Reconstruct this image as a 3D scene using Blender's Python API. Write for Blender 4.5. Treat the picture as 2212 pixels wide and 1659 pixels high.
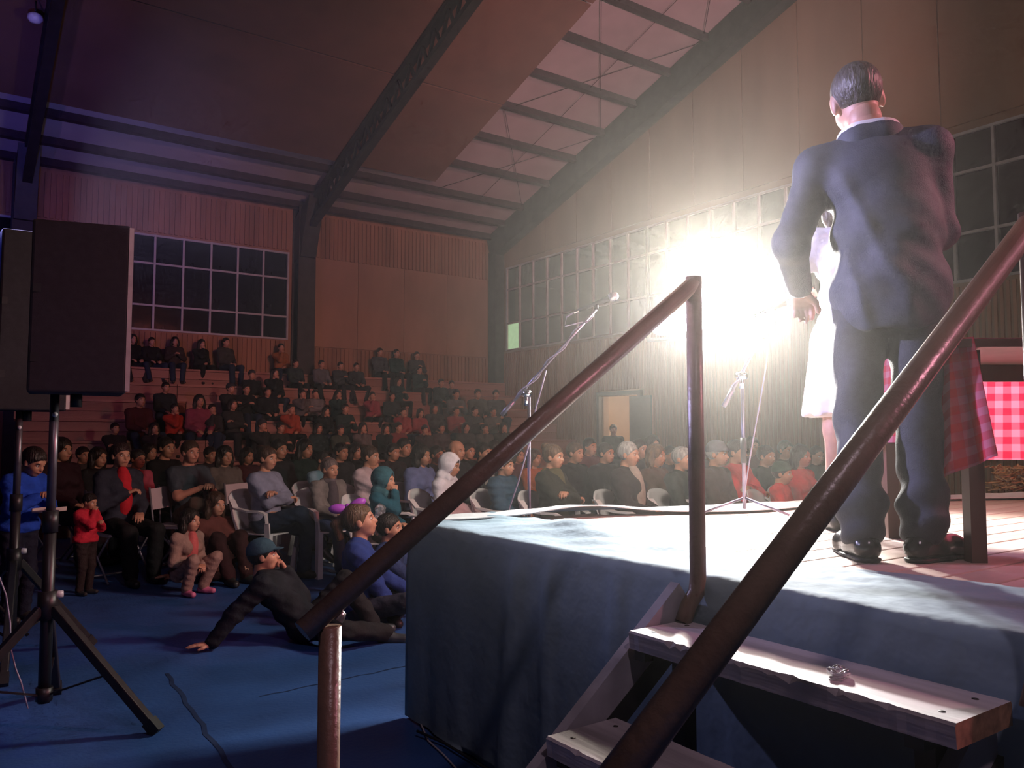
import bpy, bmesh, math, random
import numpy as np
from mathutils import Vector, Matrix, Euler

for o in list(bpy.data.objects):
    bpy.data.objects.remove(o)
scene = bpy.context.scene
COL = scene.collection
random.seed(7)
PI = math.pi

# ------------------------------------------------------------------ camera
# hall axes: +X runs along the long wall, +Y runs across the hall towards the
# long wall; the phone stands beside the stage stairs, 1.35 m above the floor.
CAM_H = 1.35
FPX = 1750.0                      # focal length in pixels of a 2212 px wide frame
PITCH = math.atan(112 / 1750)
HEAD = math.radians(55)
cam_data = bpy.data.cameras.new('camera')
cam_data.sensor_width = 36.0
cam_data.lens = 36.0 * FPX / 2212
cam_data.clip_start = 0.02
cam_data.clip_end = 200
cam = bpy.data.objects.new('camera', cam_data)
COL.objects.link(cam)
cam.location = (0, 0, CAM_H)
cam.rotation_euler = (PI / 2 + PITCH, 0, HEAD - PI / 2)
scene.camera = cam

CPI, SPI = math.cos(PITCH), math.sin(PITCH)
CHD, SHD = math.cos(HEAD), math.sin(HEAD)
def ray(px, py):
    u = (px - 1106) / FPX; v = (829.5 - py) / FPX
    f = CPI - v * SPI
    return (CHD * f + SHD * u, SHD * f - CHD * u, SPI + v * CPI, f)
def at(px, py, d):                # the point seen at (px, py), d metres ahead of the phone
    r = ray(px, py); t = d / r[3]
    return Vector((r[0] * t, r[1] * t, CAM_H + r[2] * t))
def onz(px, py, z):
    r = ray(px, py); t = (z - CAM_H) / r[2]
    return Vector((r[0] * t, r[1] * t, z))

# ------------------------------------------------------------------ world, lamps, exposure
world = bpy.data.worlds.new('night')
scene.world = world
world.use_nodes = True
bg = world.node_tree.nodes['Background']
bg.inputs[0].default_value = (0.42, 0.30, 0.45, 1)
bg.inputs[1].default_value = 0.016
vs = scene.view_settings
vs.view_transform = 'Standard'
vs.look = 'None'
vs.exposure = 0.4
vs.gamma = 1.0
vs.use_curve_mapping = False
scene.cycles.use_denoising = True
scene.cycles.max_bounces = 4
scene.cycles.diffuse_bounces = 2
scene.cycles.use_adaptive_sampling = True
scene.cycles.adaptive_threshold = 0.04
scene.cycles.adaptive_min_samples = 12
scene.cycles.glossy_bounces = 3
scene.cycles.transmission_bounces = 4
scene.cycles.volume_bounces = 0
scene.cycles.sample_clamp_indirect = 4.0

def spot(name, loc, target, color, watts, size=60, blend=0.6, radius=0.12):
    l = bpy.data.lights.new(name, 'SPOT')
    l.energy = watts; l.color = color
    l.spot_size = math.radians(size); l.spot_blend = blend
    l.shadow_soft_size = radius
    o = bpy.data.objects.new(name, l)
    COL.objects.link(o)
    o.location = loc
    o.rotation_euler = (Vector(target) - Vector(loc)).to_track_quat('-Z', 'Y').to_euler()
    return o
# coloured wash lamps of the show, hung over the stage and standing beside it, plus one added fill
spot('red_wash_lamp', (7.5, -2.5, 5.0), (2.5, 7.8, 0.9), (1.0, 0.20, 0.16), 560, 62, 0.8)
spot('magenta_wash_lamp', (4.5, -3.0, 4.5), (8.5, 18.0, 4.5), (1.0, 0.42, 0.36), 2300, 42, 0.9)
spot('overhead_fill_lamp', (0.5, -1.5, 5.5), (1.5, 2.2, 0.5), (0.95, 0.68, 0.80), 150, 75, 0.8)  # unseen fill added overhead to brighten the treads and rails
spot('pink_roof_lamp', (6.5, 0.5, 2.6), (10.4, 10.6, 8.6), (1.0, 0.42, 0.48), 2300, 50, 1.0)
spot('violet_roof_lamp', (-1.6, 7.5, 3.0), (3.0, 16.8, 6.8), (0.50, 0.26, 0.85), 230, 85, 1.0)
spot('stage_pink_lamp', (6.5, -1.5, 4.6), (3.2, 1.6, 1.2), (1.0, 0.36, 0.48), 420, 60, 0.8)

# ------------------------------------------------------------------ materials
MATS = {}
def mat(name, color, rough=0.7, metal=0.0, var=0.15, scale=12.0, bump=0.0, bscale=60.0,
        emit=None, estr=0.0, stretch=(1, 1, 1), spec=0.5):
    if name in MATS:
        return MATS[name]
    m = bpy.data.materials.new(name)
    m.use_nodes = True
    nt = m.node_tree; N = nt.nodes; L = nt.links
    b = N['Principled BSDF']
    b.inputs['Roughness'].default_value = rough
    b.inputs['Metallic'].default_value = metal
    b.inputs['Specular IOR Level'].default_value = spec
    tc = N.new('ShaderNodeTexCoord')
    mp = N.new('ShaderNodeMapping'); mp.inputs['Scale'].default_value = stretch
    L.new(tc.outputs['Object'], mp.inputs[0])
    nz = N.new('ShaderNodeTexNoise'); nz.inputs['Scale'].default_value = scale
    nz.inputs['Detail'].default_value = 4
    L.new(mp.outputs[0], nz.inputs[0])
    rp = N.new('ShaderNodeValToRGB')
    lo = [max(0, c * (1 - var)) for c in color]; hi = [min(1, c * (1 + var)) for c in color]
    rp.color_ramp.elements[0].position = 0.3; rp.color_ramp.elements[1].position = 0.7
    rp.color_ramp.elements[0].color = (*lo, 1); rp.color_ramp.elements[1].color = (*hi, 1)
    L.new(nz.outputs['Fac'], rp.inputs[0])
    L.new(rp.outputs[0], b.inputs['Base Color'])
    if bump > 0:
        n2 = N.new('ShaderNodeTexNoise'); n2.inputs['Scale'].default_value = bscale
        n2.inputs['Detail'].default_value = 3
        L.new(mp.outputs[0], n2.inputs[0])
        bp = N.new('ShaderNodeBump'); bp.inputs['Strength'].default_value = bump
        bp.inputs['Distance'].default_value = 0.02
        L.new(n2.outputs['Fac'], bp.inputs['Height'])
        L.new(bp.outputs[0], b.inputs['Normal'])
    if emit:
        b.inputs['Emission Color'].default_value = (*emit, 1)
        b.inputs['Emission Strength'].default_value = estr
    MATS[name] = m
    return m

def cloth(color, rough=0.85):
    return mat('cloth_%02x%02x%02x' % tuple(int(max(0, min(1, c)) ** 0.45 * 255) for c in color), color, rough, 0, 0.22, 9.0, 0.5, 14.0, spec=0.25)
def skin(color):
    return mat('skin_%02x%02x%02x' % tuple(int(c ** 0.45 * 255) for c in color), color, 0.5, 0, 0.08, 30.0)
def hairm(color):
    return mat('hair_%02x%02x%02x' % tuple(int(c ** 0.45 * 255) for c in color), color, 0.45, 0, 0.4, 50.0, 0.6, 90.0, stretch=(1, 1, 0.15))

# ------------------------------------------------------------------ object helpers
def tag(o, label=None, cat=None, group=None, kind=None):
    if label: o['label'] = label
    if cat: o['category'] = cat
    if group: o['group'] = group
    if kind: o['kind'] = kind
    return o
def empty(name, loc=(0, 0, 0), rz=0.0, parent=None):
    o = bpy.data.objects.new(name, None)
    o.empty_display_size = 0.1
    COL.objects.link(o)
    o.location = loc; o.rotation_euler = (0, 0, rz)
    if parent: o.parent = parent
    return o
def obj(name, me, m=None, parent=None, loc=None, rot=None):
    o = bpy.data.objects.new(name, me)
    COL.objects.link(o)
    if parent: o.parent = parent
    if loc is not None: o.location = loc
    if rot is not None: o.rotation_euler = rot
    if m is not None:
        if len(me.materials) == 0:
            me.materials.append(m)
        elif me.materials[0] is not m:
            o.material_slots[0].link = 'OBJECT'; o.material_slots[0].material = m
    return o

class MB:
    """collects vertices and faces for one mesh"""
    def __init__(s):
        s.v = []; s.f = []; s.mi = []; s.sm = []
    def add(s, vs_, fs_, mi=0, smooth=False):
        k = len(s.v)
        s.v += [tuple(v) for v in vs_]
        s.f += [tuple(i + k for i in f) for f in fs_]
        s.mi += [mi] * len(fs_); s.sm += [smooth] * len(fs_)
        return s
    def box(s, c, d, rz=0.0, mi=0, M=None):
        hx, hy, hz = d[0] / 2, d[1] / 2, d[2] / 2
        vs_ = [Vector((x, y, z)) for x in (-hx, hx) for y in (-hy, hy) for z in (-hz, hz)]
        R = Matrix.Rotation(rz, 3, 'Z') if M is None else M
        vs_ = [R @ v + Vector(c) for v in vs_]
        s.add(vs_, [(0, 1, 3, 2), (4, 6, 7, 5), (0, 4, 5, 1), (2, 3, 7, 6), (0, 2, 6, 4), (1, 5, 7, 3)], mi)
        return s
    def b2(s, lo, hi, mi=0):
        return s.box([(a + b) / 2 for a, b in zip(lo, hi)], [abs(b - a) for a, b in zip(lo, hi)], mi=mi)
    def bar(s, a, b, w, h, mi=0):
        a, b = Vector(a), Vector(b); d = b - a
        M = d.to_track_quat('X', 'Z').to_matrix()
        return s.box((a + b) / 2, (d.length, w, h), M=M, mi=mi)
    def tube(s, pts, r, n=10, cap=True, mi=0):
        pts = [Vector(p) for p in pts]
        rs = r if isinstance(r, (list, tuple)) else [r] * len(pts)
        k = len(s.v); up = None
        for i, p in enumerate(pts):
            t = (pts[min(i + 1, len(pts) - 1)] - pts[max(i - 1, 0)]).normalized()
            if up is None:
                up = Vector((0, 0, 1)) if abs(t.z) < 0.9 else Vector((1, 0, 0))
            x = t.cross(up).normalized(); y = x.cross(t).normalized(); up = y
            for j in range(n):
                a = 2 * PI * j / n
                s.v.append(tuple(p + (x * math.cos(a) + y * math.sin(a)) * rs[i]))
        for i in range(len(pts) - 1):
            for j in range(n):
                j2 = (j + 1) % n
                s.f.append((k + i * n + j, k + i * n + j2, k + (i + 1) * n + j2, k + (i + 1) * n + j))
                s.mi.append(mi); s.sm.append(True)
        if cap:
            s.f.append(tuple(k + j for j in reversed(range(n)))); s.mi.append(mi); s.sm.append(False)
            e = k + (len(pts) - 1) * n
            s.f.append(tuple(e + j for j in range(n))); s.mi.append(mi); s.sm.append(False)
        return s
    def lathe(s, prof, n=20, M=None, mi=0):
        k = len(s.v); M = M or Matrix.Identity(4)
        for (r, z) in prof:
            for j in range(n):
                a = 2 * PI * j / n
                s.v.append(tuple(M @ Vector((r * math.cos(a), r * math.sin(a), z))))
        for i in range(len(prof) - 1):
            for j in range(n):
                j2 = (j + 1) % n
                s.f.append((k + i * n + j, k + i * n + j2, k + (i + 1) * n + j2, k + (i + 1) * n + j))
                s.mi.append(mi); s.sm.append(True)
        return s
    def sheet(s, fn, nu, nv, mi=0):
        k = len(s.v)
        for i in range(nu + 1):
            for j in range(nv + 1):
                s.v.append(tuple(fn(i / nu, j / nv)))
        for i in range(nu):
            for j in range(nv):
                a = k + i * (nv + 1) + j
                s.f.append((a, a + nv + 1, a + nv + 2, a + 1)); s.mi.append(mi); s.sm.append(True)
        return s
    def mesh(s, name):
        me = bpy.data.meshes.new(name)
        me.from_pydata(s.v, [], s.f)
        me.polygons.foreach_set('material_index', s.mi)
        me.polygons.foreach_set('use_smooth', s.sm)
        me.update()
        return me
    def build(s, name, m, parent=None, bevel=0.0, solid=0.0):
        me = s.mesh(name)
        ms = m if isinstance(m, (list, tuple)) else [m]
        for x in ms: me.materials.append(x)
        o = obj(name, me, None, parent)
        if solid:
            md = o.modifiers.new('thickness', 'SOLIDIFY'); md.thickness = solid; md.offset = 0
        if bevel:
            md = o.modifiers.new('bevel', 'BEVEL'); md.width = bevel; md.segments = 2
            md.limit_method = 'ANGLE'; md.angle_limit = math.radians(40)
        return o
_boxes = {}
def box_mesh(d):
    k = tuple(round(x, 4) for x in d)
    if k not in _boxes:
        _boxes[k] = MB().box((0, 0, 0), d).mesh('block')
    return _boxes[k]
def part_box(name, c, d, m, parent, rot=None):
    """a box-shaped piece that shares its mesh with its like"""
    me = box_mesh(d)
    key = (me.name, m.name)
    if key not in _boxes:
        if len(me.materials) == 0:
            mm = me
        else:
            mm = me.copy(); mm.materials.clear()
        mm.materials.append(m); _boxes[key] = mm
    return obj(name, _boxes[key], None, parent, c, rot)

# ------------------------------------------------------------------ hall shell
WY = 18.0        # long wall with the bleachers
EX = 12.1        # gable end wall
RS = 0.312       # roof slope
EAVE = 6.68
def roofz(y): return EAVE + (WY - y) * RS
RIDGE_Y = 1.0
X0, Y0 = -4.0, -3.0

wood_wall = mat('slatted_wood', (0.30, 0.135, 0.075), 0.7, 0, 0.25, 3.0, 0.2, 20, stretch=(1, 1, 0.1))
wall_panel = mat('plywood_panel', (0.34, 0.165, 0.10), 0.75, 0, 0.18, 1.2, stretch=(1, 1, 0.4))
wall_panel2 = mat('gable_board', (0.25, 0.145, 0.085), 0.75, 0, 0.22, 0.8, stretch=(1, 1, 0.25))
steel = mat('dark_steel', (0.035, 0.03, 0.03), 0.55, 0.3, 0.3, 6)
roof_white = mat('roof_insulation', (0.42, 0.36, 0.36), 0.8, 0, 0.08, 2.0)
roof_brown = mat('brown_ceiling_board', (0.17, 0.082, 0.055), 0.85, 0, 0.12, 1.5)
frame_white = mat('white_window_frame', (0.40, 0.38, 0.39), 0.5, 0, 0.1, 8)
glass_dark = mat('night_glass', (0.012, 0.012, 0.018), 0.08, 0, 0.3, 1.2, 0.15, 3.0, spec=0.6)
floor_blue = mat('blue_vinyl', (0.028, 0.085, 0.27), 0.55, 0, 0.22, 2.5, 0.15, 40)
seam_m = mat('vinyl_seam', (0.012, 0.03, 0.10), 0.7)

fl = MB().add([(X0, Y0, 0), (EX, Y0, 0), (EX, WY, 0), (X0, WY, 0), (X0, Y0, -.1), (EX, Y0, -.1), (EX, WY, -.1), (X0, WY, -.1)],
              [(0, 1, 2, 3), (7, 6, 5, 4)]).build('floor', floor_blue)
tag(fl, kind='structure')
def seam(a, b, w=0.012):
    a, b = Vector(a), Vector(b); n = 14; d = (b - a); p = Vector((-d.y, d.x, 0)).normalized()
    mb = MB()
    mb.sheet(lambda u, v: a + d * u + p * (w * (v - .5) + .012 * math.sin(u * 31) * math.sin(u * 7)) + Vector((0, 0, .002)), n, 1)
    mb.build('floor_seam', seam_m, fl)
seam(onz(360, 1455, 0), onz(520, 1690, 0), 0.022)
seam(onz(560, 1505, 0), onz(920, 1430, 0), 0.010)

# long wall
wl = MB()
wl.b2((X0, WY, 0), (EX + .2, WY + .2, 3.53)).b2((X0, WY, 5.55), (EX + .2, WY + .2, EAVE))
wl.b2((X0, WY, 3.53), (X0 + .2, WY + .2, 5.55)).b2((6.36, WY, 3.53), (EX + .2, WY + .2, 5.55))
wl = wl.build('wall_left', wood_wall); tag(wl, kind='structure')
bat = MB()
x = 0.6
while x < 11.9:
    if x < 6.35:
        bat.b2((x, WY - .035, 2.0), (x + .06, WY, 3.50)); bat.b2((x, WY - .035, 5.60), (x + .06, WY, 6.5))
    elif x > 6.8:
        bat.b2((x, WY - .035, 2.0), (x + .06, WY, 3.40)); bat.b2((x, WY - .035, 5.52), (x + .06, WY, 6.5))
    x += 0.105
tag(bat.build('wall_batten', wood_wall, wl), kind='stuff')
# plywood sheets of the second bay
for i in range(4):
    xa = 6.82 + i * 1.24
    part_box('plywood_sheet', (xa + .6, WY - .03, 4.46), (1.23, .05, 2.08), wall_panel, wl)
for x, w in ((6.62, .40), (1.10, .40)):
    c = MB()
    c.b2((x - w / 2, WY - .45, 0), (x + w / 2, WY - .40, EAVE - .1)).b2((x - w / 2, WY - .06, 0), (x + w / 2, WY - .01, EAVE - .1))
    c.b2((x - .03, WY - .41, 0), (x + .03, WY - .05, EAVE - .1))
    c.build('steel_column', steel, wl)

# end wall with the doorway
DY0, DY1, DZ = 12.52, 13.76, 2.23
we = MB()
WB, WT = 3.58, 5.80
WIN = [(17.5, 9), (12.28, 9), (7.06, 9)]        # first muntin, number of panes
PW = 0.58
cuts = [(y - n * PW, y) for y, n in WIN]
we.b2((EX, Y0, 0), (EX + .2, DY0, WB)).b2((EX, DY1, 0), (EX + .2, WY, WB)).b2((EX, DY0, DZ), (EX + .2, DY1, WB))
ys = [Y0] + [v for c in sorted(cuts) for v in c] + [WY]
for i in range(0, len(ys), 2):
    we.b2((EX, ys[i], WB), (EX + .2, ys[i + 1], WT))
we.add([(EX, Y0, WT), (EX, WY, WT), (EX, WY, EAVE), (EX, RIDGE_Y, roofz(RIDGE_Y)), (EX, Y0, roofz(RIDGE_Y) - (RIDGE_Y - Y0) * RS)],
       [(0, 1, 2, 3, 4)])
we = we.build('wall_right', wall_panel2); tag(we, kind='structure')
bat = MB(); y = 0.5
while y < 17.8:
    if not (DY0 - .14 < y < DY1 + .08):
        bat.b2((EX - .03, y, 0.1), (EX, y + .045, WB - .06))
    else:
        bat.b2((EX - .03, y, DZ + .12), (EX, y + .045, WB - .06))
    y += 0.085
tag(bat.build('wall_batten', wood_wall, we), kind='stuff')
# tall gable boards: joints between sheets stand a little proud
for i, y in enumerate([17.0, 15.78, 14.56, 13.34, 12.12, 10.9, 9.68, 8.46, 7.24, 6.02, 4.8, 3.58]):
    ztop = roofz(y) - .55
    mb = MB().add([(EX - .04, y - 1.2, WT + .12), (EX - .04, y, WT + .12), (EX - .04, y, max(WT + .15, roofz(y) - .45)), (EX - .04, y - 1.2, roofz(y - 1.2) - .45),
                   (EX, y - 1.2, WT + .12), (EX, y, WT + .12), (EX, y, max(WT + .15, roofz(y) - .45)), (EX, y - 1.2, roofz(y - 1.2) - .45)],
                  [(0, 1, 2, 3), (4, 7, 6, 5), (0, 4, 5, 1), (1, 5, 6, 2), (2, 6, 7, 3), (3, 7, 4, 0)])
    mb.build('gable_board', wall_panel2, we)
# corner post and posts between windows
MB().b2((EX - .3, 17.61, 0), (EX - .02, 17.95, roofz(17.8) - .5)).build('steel_post', steel, we)

# room behind the doorway
room_m = mat('cream_plaster', (0.62, 0.40, 0.24), 0.8, 0, 0.06, 2)
rw = MB()
rx = EX + .2
rw.b2((rx + 2.6, DY0 - 1.0, 0), (rx + 2.7, DY1 + 1.5, 2.6)).b2((rx, DY1 + 1.4, 0), (rx + 2.7, DY1 + 1.5, 2.6)).b2((rx, DY0 - 1.1, 0), (rx + 2.7, DY0 - 1.0, 2.6))
rw.b2((rx, DY0 - 1, 2.5), (rx + 2.7, DY1 + 1.5, 2.6)).b2((rx, DY0 - 1, -.1), (rx + 2.7, DY1 + 1.5, 0))
rw = rw.build('wall_back', room_m); tag(rw, kind='structure')
inner = empty('door_2', (rx + 2.58, 13.55, 0)); tag(inner, kind='structure')
dm = mat('inner_door_wood', (0.42, 0.24, 0.13), 0.6)
part_box('door_leaf', (0, 0, 1.0), (.05, .8, 2.0), dm, inner)
part_box('door_frame', (-.01, .43, 1.02), (.07, .06, 2.04), mat('inner_door_trim', (0.25, 0.15, 0.08), 0.6), inner)
part_box('door_frame', (-.01, -.43, 1.02), (.07, .06, 2.04), MATS['inner_door_trim'], inner)
d1 = empty('door_1', (EX, (DY0 + DY1) / 2, 0)); tag(d1, kind='structure')
dfm = mat('dark_door_frame', (0.06, 0.05, 0.045), 0.6)
for yy in (-.66, .66):
    part_box('door_jamb', (-.02, yy, 1.13), (.14, .08, 2.26), dfm, d1)
part_box('door_head', (-.02, 0, 2.28), (.14, 1.40, .08), dfm, d1)
part_box('door_leaf', (-.35, -.98, 1.1), (.05, .62, 2.15), mat('door_green', (0.04, 0.055, 0.05), 0.5), d1)
# ceiling globe of that room
gl = empty('ceiling_lamp', (rx + .9, 13.2, 2.5))
tag(gl, 'round glowing ceiling lamp in the room behind the doorway', 'lamp')
M0 = Matrix.Translation((0, 0, -.12))
MB().lathe([(0.001, -.10), (.10, -.085), (.17, -.03), (.18, .02), (.15, .07), (.10, .10)], 20, M0).build('globe', mat('lamp_globe', (1, .95, .85), .4, emit=(1, .93, .8), estr=9), gl)
MB().lathe([(.10, .10), (.13, .12), (.001, .12)], 20, M0).build('base', frame_white, gl)
pl = bpy.data.lights.new('ceiling_lamp_light', 'POINT'); pl.energy = 26; pl.color = (1, .86, .66); pl.shadow_soft_size = .15
plo = bpy.data.objects.new('ceiling_lamp_light', pl); COL.objects.link(plo); plo.parent = gl; plo.location = (0, 0, -.35)

# windows
def window(name, cols, rows, axis, org, lit=()):
    """cols: positions along the wall, rows: heights; axis 'x' = long wall, 'y' = end wall"""
    w = empty(name, org); tag(w, kind='structure')
    fr = MB(); T = .04
    def P(u, z, dep): return (u, dep, z) if axis == 'x' else (dep, u, z)
    def bx(u0, u1, z0, z1, t):
        a, b = P(u0, z0, -t), P(u1, z1, .05)
        fr.b2([min(i, j) for i, j in zip(a, b)], [max(i, j) for i, j in zip(a, b)])
    for c in cols: bx(c - T / 2, c + T / 2, rows[0] - T / 2, rows[-1] + T / 2, .03)
    for r in rows: bx(min(cols) - T / 2, max(cols) + T / 2, r - T / 2, r + T / 2, .025)
    fr.build('window_frame', frame_white, w)
    for i in range(len(cols) - 1):
        for j in range(len(rows) - 1):
            uc = (cols[i] + cols[i + 1]) / 2; zc = (rows[j] + rows[j + 1]) / 2
            du = abs(cols[i + 1] - cols[i]) - .03; dz = rows[j + 1] - rows[j] - .03
            g = glass_dark
            if (i, j) in lit: g = mat('lit_pane', (.25, .4, .25), .3, emit=(.5, .75, .42), estr=.42)
            part_box('pane', P(uc, zc, .03), (du, .02, dz) if axis == 'x' else (.02, du, dz), g, w)
    return w
cols = [6.33 - .57 * i for i in range(11)]
window('window_1', cols, [3.55, 4.06, 4.94, 5.53], 'x', (0, WY, 0))
for k, (y0, n) in enumerate(WIN):
    window('window_%d' % (k + 2), [y0 - PW * i for i in range(n + 1)], [3.60, 4.30, 5.20, 5.78], 'y', (EX, 0, 0), lit=[(0, 0)] if k == 0 else ())

# roof
def roofpt(x, y, dz=0): return (x, y, roofz(y) + dz)
c = MB().add([roofpt(X0, RIDGE_Y), roofpt(EX + .2, RIDGE_Y), roofpt(EX + .2, WY + .2), roofpt(X0, WY + .2),
              roofpt(X0, RIDGE_Y, .15), roofpt(EX + .2, RIDGE_Y, .15), roofpt(EX + .2, WY + .2, .15), roofpt(X0, WY + .2, .15)],
             [(0, 1, 2, 3), (7, 6, 5, 4), (0, 4, 5, 1), (1, 5, 6, 2), (2, 6, 7, 3), (3, 7, 4, 0)])
ceil = c.build('ceiling', roof_white); tag(ceil, kind='structure')
ang = -math.atan(RS)
purl = mat('purlin_steel', (0.055, 0.035, 0.04), 0.6, 0.2, 0.3, 6)
for y in [17.80, 17.13, 16.33, 15.27, 14.25, 13.25, 12.25, 11.25, 10.25, 9.25, 8.25, 7.25]:
    part_box('purlin', (4.0, y, roofz(y) - .10), (16.0, .09, .16), purl, ceil, (ang, 0, 0))
# suspended brown boards in the middle of the roof
cosr = math.cos(ang)
def board(xa, xb, ya, yb):
    n = MB().add([roofpt(xa, ya, -.20), roofpt(xb, ya, -.20), roofpt(xb, yb, -.20), roofpt(xa, yb, -.20),
                  roofpt(xa, ya, -.18), roofpt(xb, ya, -.18), roofpt(xb, yb, -.18), roofpt(xa, yb, -.18)],
                 [(3, 2, 1, 0), (4, 5, 6, 7), (0, 1, 5, 4), (1, 2, 6, 5), (2, 3, 7, 6), (3, 0, 4, 7)])
    n.build('ceiling_board', roof_brown, ceil)
for xa, xb in ((-3.9, 1.08), (1.10, 6.58), (6.62, 8.98)):
    for ya, yb in ((13.17, 15.88), (10.42, 13.13), (7.67, 10.38), (4.92, 7.63)):
        board(xa, xb, ya, yb)
# lattice trusses
def truss(x, lattice=True):
    t = empty('roof_truss', (x, 0, 0), parent=ceil)
    n0, n1 = 17.6, 5.0
    up = [Vector((0, y, roofz(y) - .30)) for y in (n0, n1)]
    lo = [Vector((0, y, roofz(y) - .82)) for y in (n0, n1)]
    MB().bar(up[0], up[1], .16, .10).build('upper_chord', steel, t)
    MB().bar(lo[0], lo[1], .16, .10).build('lower_chord', steel, t)
    web = MB(); N = 28
    for i in range(N):
        ya = n0 + (n1 - n0) * i / N; yb = n0 + (n1 - n0) * (i + .5) / N; yc = n0 + (n1 - n0) * (i + 1) / N
        a = Vector((0, ya, roofz(ya) - .32)); b = Vector((0, yb, roofz(yb) - .80)); c_ = Vector((0, yc, roofz(yc) - .32))
        web.bar(a, b, .05, .05).bar(b, c_, .05, .05)
    web.build('web_bars', steel, t)
    MB().add([(-.18, 17.95, roofz(18) - .35), (.18, 17.95, roofz(18) - .35), (.18, 17.0, roofz(17) - .3), (-.18, 17.0, roofz(17) - .3),
              (-.18, 17.95, 5.3), (.18, 17.95, 5.3), (.18, 17.5, 5.4), (-.18, 17.5, 5.4)],
             [(0, 1, 2, 3), (4, 7, 6, 5), (0, 4, 5, 1), (1, 5, 6, 2), (2, 6, 7, 3), (3, 7, 4, 0)]).build('haunch', steel, t)
truss(6.62); truss(1.10)
MB().bar((11.9, 17.9, roofz(17.9) - .34), (11.9, RIDGE_Y, roofz(RIDGE_Y) - .34), .28, .60).build('gable_beam', steel, ceil)
brace = MB()
for ya, yb in ((16.4, 13.4), (13.4, 10.4), (10.4, 7.4)):
    brace.tube([roofpt(9.2, ya, -.07), roofpt(11.8, yb, -.07)], .007, 5).tube([roofpt(11.8, ya, -.07), roofpt(9.2, yb, -.07)], .007, 5)
    brace.tube([roofpt(10.5, ya, -.07), roofpt(10.5, yb, -.07)], .006, 5)
brace.build('bracing_rods', purl, ceil)
# unlit round lamps under the trusses
lamp_m = mat('white_lamp_glass', (0.75, 0.72, 0.75), 0.3)
for (px, py, d, lab) in ((852, 232, 15.0, 'small round white lamp hanging from the middle truss'), (76, 37, 11.6, 'small round white lamp in the upper left corner of the roof')):
    p = at(px, py, d); t = empty('hanging_lamp', p); tag(t, lab, 'lamp')
    MB().lathe([(.001, -.09), (.07, -.075), (.105, -.03), (.10, .02), (.06, .05), (.001, .06)], 16).build('lamp_globe', lamp_m, t)
    MB().tube([(0, 0, .05), (0, 0, roofz(p.y) - p.z - .3)], .012, 6).build('lamp_cord', steel, t)

# ------------------------------------------------------------------ bleachers
bl = empty('bleachers', (6, 15, 0)); tag(bl, 'stepped wooden bleachers running along the long wall', 'bleachers')
bw = [mat('bleacher_wood_%d' % i, c_, .65, 0, .22, 3, .2, 30, stretch=(.15, 1, 1)) for i, c_ in enumerate([(.33, .15, .115), (.29, .13, .10), (.36, .17, .13)])]
RISE, RUN = .36, .72
BX0, BX1 = 0.95, 11.9
for r in range(8):
    zt = 2.71 - RISE * r
    yb_ = WY - RUN * r; yf = yb_ - RUN
    if zt < .1: break
    for seg in range(4):
        xa = BX0 + (BX1 - BX0) * seg / 4; ln = (BX1 - BX0) / 4 - .012
        xc = xa + ln / 2 - 6
        part_box('seat_plank', (xc, yf + .18 - 15, zt - .02), (ln, .35, .04), bw[(r + seg) % 3], bl)
        part_box('seat_plank', (xc, yf + .54 - 15, zt - .02), (ln, .35, .04), bw[(r + seg + 1) % 3], bl)
        part_box('riser_board', (xc, yf + .035 - 15, zt - .125), (ln, .03, .155), bw[(r + seg + 2) % 3], bl)
        part_box('riser_board', (xc, yf + .045 - 15, zt - .285), (ln, .03, .15), bw[(r + seg) % 3], bl)

# ------------------------------------------------------------------ stage
SZ = 0.92
SX = 1.90
def fronty(x): return 3.72 - .22 * (x - 1.88)
st = empty('stage', (SX, 3.4, 0)); tag(st, 'low plank stage with its sides hidden by cloth', 'stage')
plank_ms = [mat('stage_plank_%d' % i, c_, .55, 0, .12, 4, .15, 30, stretch=(.12, 1, 1)) for i, c_ in enumerate([(.42, .31, .27), (.38, .28, .235), (.45, .34, .30)])]
PWD = .145
y = 3.62; i = 0
while y > -1.2:
    x1 = min(8.0, 1.88 + (3.72 - y) / .22 - .02)
    if x1 - SX > .2:
        o = MB().b2((0, 0, -.04), (x1 - SX, PWD - .008, 0)).build('deck_plank', plank_ms[i % 3], st, bevel=.004)
        o.location = (0, y - PWD - 3.4, SZ)
    y -= PWD; i += 1
und = MB().add([(SX + .05, 3.55, 0), (7.8, 2.3, 0), (7.8, -1.2, 0), (SX + .05, -1.2, 0), (SX + .05, 3.55, SZ - .05), (7.8, 2.3, SZ - .05), (7.8, -1.2, SZ - .05), (SX + .05, -1.2, SZ - .05)],
               [(3, 2, 1, 0), (4, 5, 6, 7), (0, 1, 5, 4), (1, 2, 6, 5), (2, 3, 7, 6), (3, 0, 4, 7)]).build('stage_frame', mat('stage_underside', (.03, .028, .03), .9), st)
und.location = (-SX, -3.4, 0)

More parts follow.
